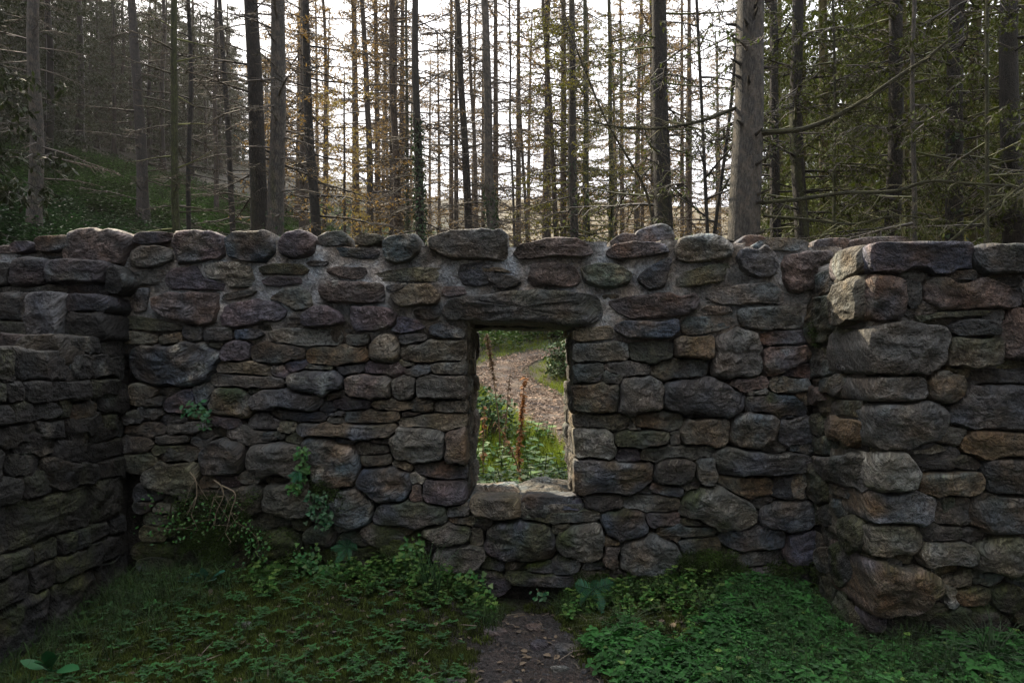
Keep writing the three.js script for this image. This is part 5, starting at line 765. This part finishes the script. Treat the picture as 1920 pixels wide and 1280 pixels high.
fern(755, 1170, 3.1, [[0.3, 0, 1], [-0.7, 0, 0.9]], 0.10, 'faded yellowish fern standing in the moss', [0.16, 0.17, 0.06], 0.02);
fern(565, 880, 3.46, [[2.9, 0, 1.0], [2.3, 0.2, 0.8], [-2.7, 0, 0.9]], 0.08, 'small fern hanging from the ivy plant between two round stones', [0.025, 0.12, 0.06]);
function wallPlant(name, label, cat, pts, n, size, col, shape = 'ivy', o = {}) {   // creeping stems on the wall face with leaves
  const P = pts.map(([px, py]) => V3(toX(px, 3.46), (VY - py) * 3.46 / F + EYE, -3.46 + rr(0.01, 0.05))), b = P[0].clone(), t = thing(name, label, cat, undefined, b.toArray()), curve = new THREE.CatmullRomCurve3(P.map((p) => p.clone().sub(b))), m = new MB();
  m.tube(curve.getPoints(14), 0.004, 0.0015, 4, [0.06, 0.05, 0.025]); mesh('stem', m.geo(), twigMat, t);
  n = Math.round(n * 2.1); const l = new MB(); for (let k = 0; k < n; k++) { const q = curve.getPoint(rand()), w = o.wide ?? 0.05, g = rr(0.6, 1.35), p = q.add(V3(rr(-w, w), rr(-w, w) * 0.7, rr(0.0, 0.04))); addLeaf(l, p, V3(rr(-0.9, 0.9), rr(-1, 0.3), rr(0.1, 0.6)).normalize(), V3(rr(-0.3, 0.3), 0.5, 1).normalize(), size * rr(0.32, 0.85), shape, [col[0] * g * rr(0.7, 1.9), col[1] * g, col[2] * g * rr(0.7, 1.2)]); }
  mesh('leaves', l.geo(), gloss, t); return t;
}
const IV = [0.045, 0.16, 0.04];
wallPlant('ivy_plant', 'bright green ivy tuft hanging between two round stones left of the window', 'ivy', [[572, 838], [568, 860], [574, 885], [560, 905], [556, 918]], 60, 0.032, [0.04, 0.15, 0.035], 'ivy', { wide: 0.035 });
wallPlant('ivy_plant', 'dark ivy trailing in the joint below the round stones', 'ivy', [[600, 925], [600, 950], [612, 975], [598, 965]], 60, 0.03, [0.02, 0.09, 0.035]);
wallPlant('ivy_plant', 'ivy strand climbing beside the lower boulders left of the window', 'ivy', [[770, 1070], [765, 1050], [778, 1030], [772, 1010]], 75, 0.038, [0.045, 0.14, 0.03], 'ivy', { wide: 0.055 });
wallPlant('ivy_plant', 'ivy mat between the long fern frond and the hanging fern', 'ivy', [[580, 1030], [590, 1060], [610, 1075], [630, 1070], [650, 1065]], 110, 0.034, IV, 'ivy', { wide: 0.07 });
wallPlant('ivy_plant', 'ivy patch under the purple boulder at the wall foot', 'ivy', [[665, 1060], [680, 1068], [740, 1090], [755, 1080]], 50, 0.03, IV);
wallPlant('ivy_plant', 'leafy sprig with a curled pale leaf at the left edge of the bare earth', 'ivy', [[885, 1092], [870, 1100], [880, 1080], [905, 1082], [884, 1120]], 34, 0.036, [0.05, 0.15, 0.04]);
wallPlant('ivy_plant', 'small drooping plant high in a joint on the left of the wall', 'plant', [[372, 758], [376, 768], [384, 775], [392, 772]], 22, 0.045, [0.03, 0.13, 0.05], 'oval');
wallPlant('ivy_plant', 'tiny sprig just below the small drooping plant', 'plant', [[392, 785], [390, 795], [394, 800]], 12, 0.026, [0.03, 0.12, 0.04], 'oval', { wide: 0.02 });
wallPlant('ivy_plant', 'dark creeper covering the wall foot in the left corner', 'ivy', [[330, 940], [320, 965], [300, 985], [345, 990], [380, 975], [420, 965], [400, 940]], 80, 0.024, [0.03, 0.12, 0.025], 'oval', { wide: 0.12 });
wallPlant('ivy_plant', 'creeper on the dark bank left of the blue-green leaves', 'ivy', [[450, 975], [480, 1000], [490, 1020], [470, 1050]], 50, 0.024, [0.03, 0.12, 0.025], 'oval', { wide: 0.06 });
wallPlant('ivy_plant', 'seedling with rounded leaves at the wall foot above the bare earth', 'plant', [[1008, 1105], [1012, 1112], [1020, 1106]], 10, 0.035, [0.03, 0.12, 0.05], 'oval', { wide: 0.03 });
wallPlant('ivy_plant', 'leafy herb at the foot of the wall left of the pier', 'plant', [[1470, 1110], [1490, 1120], [1510, 1118], [1500, 1105]], 60, 0.035, [0.03, 0.12, 0.045], 'oval', { wide: 0.07 });
// roots hanging on the wall in the left corner
for (const [label, pts] of [['pale dead root forking down over the purple-grey boulder on the left', [[400, 900], [415, 912], [418, 930], [405, 960], [402, 985]]], ['thin dead root hanging left of the forked root', [[355, 885], [366, 900], [368, 930], [358, 965]]], ['dead root crossing the boulder to the right of the forked root', [[415, 910], [440, 925], [432, 960], [422, 1000]]]]) {
  const P = pts.map(([px, py]) => V3(toX(px, 3.42), (VY - py) * 3.42 / F + EYE, -3.42)), b = P[0].clone(), t = thing('dead_root', label, 'root', undefined, b.toArray()), m = new MB(); m.tube(new THREE.CatmullRomCurve3(P.map((p) => p.clone().sub(b))).getPoints(16), 0.004, 0.0015, 5, [0.2, 0.16, 0.11]); for (let k = 0; k < 5; k++) { const q = P[1 + k % 3].clone().sub(b); m.tube([q, q.clone().add(V3(rr(-0.05, 0.05), rr(-0.08, 0), 0.01)), q.clone().add(V3(rr(-0.08, 0.08), rr(-0.14, -0.04), 0.01))], 0.0018, 0.0008, 3, [0.2, 0.16, 0.11]); } mesh('root', m.geo(), twigMat, t);
}
function broadPlant(name, label, cat, px, py, d, leaves, size, col) {
  const x = toX(px, d), t = thing(name, label, cat, undefined, [x, (VY - py) * d / F + EYE, -d]);
  leaves.forEach(([az, el, s]) => { const m = new MB(), dir = V3(Math.cos(az) * Math.cos(el), Math.sin(el), Math.sin(az) * Math.cos(el)), g = rr(0.8, 1.2), up = V3(0, 1, 0.25); m.tube([V3(0, 0, 0), dir.clone().multiplyScalar(size * s * 0.35)], 0.003, 0.002, 4, col); addLeaf(m, dir.clone().multiplyScalar(size * s * 0.3), dir, up, size * s, 'oval', col.map((v) => v * g)); mesh('leaf', m.geo(), gloss, t); });
}
broadPlant('dock_plant', 'blue-green broad-leaved plant at the wall foot on the left', 'plant', 386, 1090, 3.3, [[2.9, 0.2, 1], [0.3, 0.45, 1.0], [1.6, 1.1, 0.7], [0.8, 0.3, 0.9], [2.4, 0.7, 0.7]], 0.10, [0.022, 0.115, 0.075]);
broadPlant('dock_plant', 'dark broad-leaved plant in the bottom left corner', 'plant', 95, 1258, 2.5, [[2.8, 0.5, 1], [0.2, 0.2, 1.1], [1.4, 1.2, 0.9], [0.8, 0.9, 1.0], [1.9, 0.8, 0.8]], 0.085, [0.015, 0.085, 0.025]);
broadPlant('dock_plant', 'young plant with rounded leaves at the edge of the clover', 'plant', 1283, 1160, 3.1, [[0.4, 0.3, 1], [2.6, 0.4, 1], [1.5, 0.9, 1.1], [-1.2, 0.2, 0.8], [3.6, 0.2, 0.8]], 0.06, [0.05, 0.15, 0.035]);
broadPlant('dock_plant', 'two-leaved plant in the grass in the bottom right', 'plant', 1780, 1246, 2.7, [[0.2, 0.3, 1], [2.9, 0.35, 1], [1.3, 0.6, 0.7]], 0.06, [0.03, 0.12, 0.04]);
function grassClump(label, px, py, d, n, h, col, lean) { const x = toX(px, d), t = thing('grass_clump', label, 'grass', undefined, [x, gy(x, d), -d]); mesh('blades', tuft(n, h, 0.035, 0.0028, col, lean), leafMat, t); }
grassClump('tall grass clump against the wall left of the bare earth', 808, 1160, 3.22, 46, 0.30, [0.035, 0.085, 0.028], 0.9);
grassClump('splayed pale grass clump right of the bare earth', 1168, 1200, 2.95, 60, 0.17, [0.09, 0.13, 0.06], 2.2);
grassClump('grass clump beside the young round-leaved plant', 1325, 1165, 3.1, 50, 0.16, [0.05, 0.10, 0.03], 1.6);
grassClump('spiky grey-green grass clump in the bottom right corner', 1860, 1240, 2.65, 90, 0.26, [0.05, 0.085, 0.04], 2.0);
grassClump('grass clump at the foot of the pier in the bottom right', 1780, 1262, 2.6, 60, 0.20, [0.045, 0.08, 0.035], 1.8);
// small evergreen sprig growing from the hollow under the pier's corner stone
{ const d = 2.83, x = toX(1708, d), t = thing('juniper_sprig', 'dull green sprig growing in the dark hollow under the pier corner', 'plant', undefined, [x, (VY - 1185) * d / F + EYE, -d]); const m = new MB(); for (let k = 0; k < 160; k++) { const a = rr(0, 6.28), R = 0.08 * Math.sqrt(rand()); blade(m, Math.cos(a) * R, Math.sin(a) * R * 0.4, rr(0, 0.05), 0.03, 0.0025, rr(0.2, 1.4), rr(0, 6.28), [0.04, 0.075, 0.02]); } mesh('leaves', m.geo(), leafMat, t); }

// ------------------------------------------------------------------ beyond the window and up the bank
{
  const lush = tuft(18, 0.34, 0.07, 0.0045, [0.27, 0.35, 0.016], 1.1), leaf = new MB();
  scatter('grass', 'sunlit long grass behind the wall beside the path', lush, leafMat, spread(3600, () => { const d = 4.5 + 13 * Math.pow(rand(), 1.3), x = toX(rr(840, 1130), d); const o = offPath(x, d); if (o < 1.05 || (d > 9 && o < 1.15)) return; return [x, ground(x, d), -d, rr(0, 6), rr(0.5, 1.15) * (d > 11 ? 0.35 : d > 7 ? 0.55 : 0.85), rr(0.6, 1.3)]; }), 'grass');
  for (let k = 0; k < 16; k++) { const a = rr(0, 6), h = rr(0.02, 0.16), t = rr(0.7, 1.3); for (let j = 0; j < 3; j++) addLeaf(leaf, V3(rr(-0.08, 0.08), h, rr(-0.08, 0.08)), V3(Math.cos(a + j * 1.5), rr(-0.1, 0.3), Math.sin(a + j * 1.5)).normalize(), V3(0, 1, 0), 0.034 * rr(0.7, 1.3), 'oval', [0.016 * t, 0.058 * t, 0.012 * t]); }
  const herb = leaf.geo();
  scatter('undergrowth', 'nettles and herbs close behind the window sill', herb, leafMat, spread(420, () => { const d = rr(4.35, 5.5), x = toX(rr(830, 1110), d); if (offPath(x, d) < 1.1) return; return [x, ground(x, d), -d, rr(0, 6), rr(0.8, 1.7), rr(0.6, 1.4)]; }), 'undergrowth');
  scatter('undergrowth', 'brambles and ferns covering the left bank', herb, leafMat, spread(9000, () => { const d = 9 + 34 * Math.pow(rand(), 1.4), px = rr(-120, 700), x = toX(px, d); if (px > 560 + rr(-80, 80) || x > -2) return; const t = (rand() < 0.25 ? rr(1.6, 2.8) : rr(0.35, 1.3)) * (0.9 + 0.8 * fbm(x * 0.4, d * 0.4, 50, 2)); return [x, ground(x, d) - 0.02, -d, rr(0, 6), rr(1.0, 3.6), [t * 1.25, t * 0.85, t * (d < 20 ? 1.2 : 0.6)]]; }), 'undergrowth');
  scatter('undergrowth', 'tangled scrub under the trees beyond the wall', herb, leafMat, spread(3500, () => { const d = 14 + 60 * Math.pow(rand(), 1.2), px = rr(540, 2200), x = toX(px, d); if (offPath(x, d) < 2) return; const t = rr(0.8, 1.8); return [x, ground(x, d) - 0.02, -d, rr(0, 6), rr(1.5, 4.5), px < 1350 ? [t * 1.9, t * 1.3, t * 0.7] : [t * 2.2, t * 1.6, t * 0.5]]; }), 'undergrowth');
  const chip = new THREE.BoxGeometry(0.034, 0.006, 0.013); chip.setAttribute('color', new THREE.Float32BufferAttribute(new Float32Array(chip.attributes.position.count * 3).fill(1), 3));
  scatter('wood_chips', 'wood chips and dead leaves strewn over the path', chip, twigMat, spread(5200, () => { const d = 5.7 + 10.2 * Math.pow(rand(), 1.1), [c, w] = pathAt(d), x = c + w * 1.1 * rr(-1, 1), t = rr(0.06, 0.42); return [x, ground(x, d) + 0.04, -d, rr(0, 6), rr(0.4, 1.6), [t, t * 0.71, t * 0.5], rr(-0.5, 0.5), rr(-0.5, 0.5)]; }), 'wood chips');
}
function bush(name, label, cat, px, d, w, h, n, col, size = 0.07) {
  const x = toX(px, d), t = thing(name, label, cat, undefined, [x, ground(x, d), -d]), m = new MB(), s = new MB();
  for (let k = 0; k < 26; k++) { const a = rr(0, 6.28), R = w * 0.5 * Math.sqrt(rand()), e = V3(Math.cos(a) * R, h * rr(0.5, 1), Math.sin(a) * R); s.tube([V3(e.x * 0.2, 0, e.z * 0.2), V3(e.x * 0.6, e.y * 0.7, e.z * 0.6), e], 0.009, 0.003, 4, [0.08, 0.06, 0.035]); }
  const clumps = Array.from({ length: 22 }, () => { const a = rr(0, 6.28), R = w * 0.45 * Math.sqrt(rand()); return V3(Math.cos(a) * R, h * rr(0.2, 0.95) * (1 - 0.35 * (R / w)), Math.sin(a) * R); });
  for (let k = 0; k < n; k++) { const c = pick(clumps), g = rr(0.6, 1.4), p = c.clone().add(V3(rr(-1, 1), rr(-1, 1), rr(-1, 1)).multiplyScalar(w * 0.16)); if (p.y < 0.02) p.y = 0.05; addLeaf(m, p, V3(rr(-1, 1), rr(-0.8, 0.5), rr(-1, 1)).normalize(), V3(rr(-0.5, 0.5), 1, rr(-0.5, 0.5)).normalize(), size * rr(0.6, 1.3), 'oval', col.map((v) => v * g)); }
  mesh('stems', s.geo(), twigMat, t); mesh('foliage', m.geo(), gloss, t);
}
bush('bramble_bush', 'sunlit bramble bush at the right edge of the window view, past the path', 'bush', 1068, 11.6, 0.85, 0.62, 1400, [0.06, 0.11, 0.035]);
bush('bramble_bush', 'shaded bramble hedge at the top of the window view', 'bush', 945, 18.0, 2.6, 0.42, 1500, [0.04, 0.08, 0.03], 0.11);
bush('bramble_bush', 'leafy bush in the top right corner of the window view', 'bush', 1040, 16.8, 1.4, 0.7, 1500, [0.055, 0.095, 0.035], 0.10);
bush('bramble_bush', 'low bramble by the left jamb of the window, near the dead stalks', 'bush', 905, 7.0, 0.75, 0.55, 1500, [0.055, 0.12, 0.03], 0.05);
bush('hazel_bush', 'sunlit yellow-green bush behind the top of the pier', 'bush', 1590, 17, 2.6, 4.6, 2200, [0.16, 0.19, 0.025], 0.10);
bush('hazel_bush', 'sunlit yellow-green bush low between the pale spruce and the pier', 'bush', 1700, 20, 3.2, 5.6, 2200, [0.14, 0.17, 0.02], 0.11);
// dead foxglove stalks in the window
function stalk(label, px, pyTop, d, bend, col, n, h0 = 0) {
  const x = toX(px, d), y0 = ground(x, d), y1 = (VY - pyTop) * d / F + EYE, H = y1 - y0, t = thing('dead_stalk', label, 'dead plant', undefined, [x, y0, -d]), P = []; for (let k = 0; k <= 8; k++) P.push(V3(bend * (k / 8) ** 2 * H + 0.01 * noise(k * 0.9, px), H * k / 8, 0));
  const m = new MB(); m.tube(P, 0.0075, 0.003, 5, [0.06, 0.035, 0.02], [0.16, 0.10, 0.05]); mesh('stem', m.geo(), twigMat, t);
  n = Math.round(n * 2.1); const l = new MB(); for (let k = 0; k < n; k++) { const f = h0 + (1 - h0) * rand(), p = V3().lerpVectors(P[Math.floor(f * 7.9)], P[Math.floor(f * 7.9) + 1], rand()), g = rr(0.5, 1.3); addLeaf(l, p, V3(rr(-1, 1), rr(-1, 0.4), rr(-1, 1)).normalize(), V3(0, 1, 0.2), rr(0.018, 0.055), 'oval', col.map((v) => v * g)); } mesh('seed_pods', l.geo(), leafMat, t);
}
stalk('tallest dead flower stalk in the window, beaded with dry seed heads', 938, 626, 6.4, -0.11, [0.2, 0.13, 0.07], 70, 0.7);
stalk('dead stalk with rust-orange withered leaves in the middle of the window', 973, 708, 5.6, 0.05, [0.27, 0.115, 0.03], 130, 0.1);
stalk('short dark dead stalk between the two taller ones', 943, 700, 6.0, 0.07, [0.13, 0.08, 0.05], 22, 0.4);
stalk('small rusty stalk near the left jamb of the window', 905, 760, 5.6, 0.02, [0.24, 0.11, 0.04], 18, 0.4);
stalk('leaning dead stalk crossing low behind the rust-orange one', 985, 790, 5.2, -0.35, [0.22, 0.11, 0.04], 20, 0.2);

renderer.render(scene, camera);
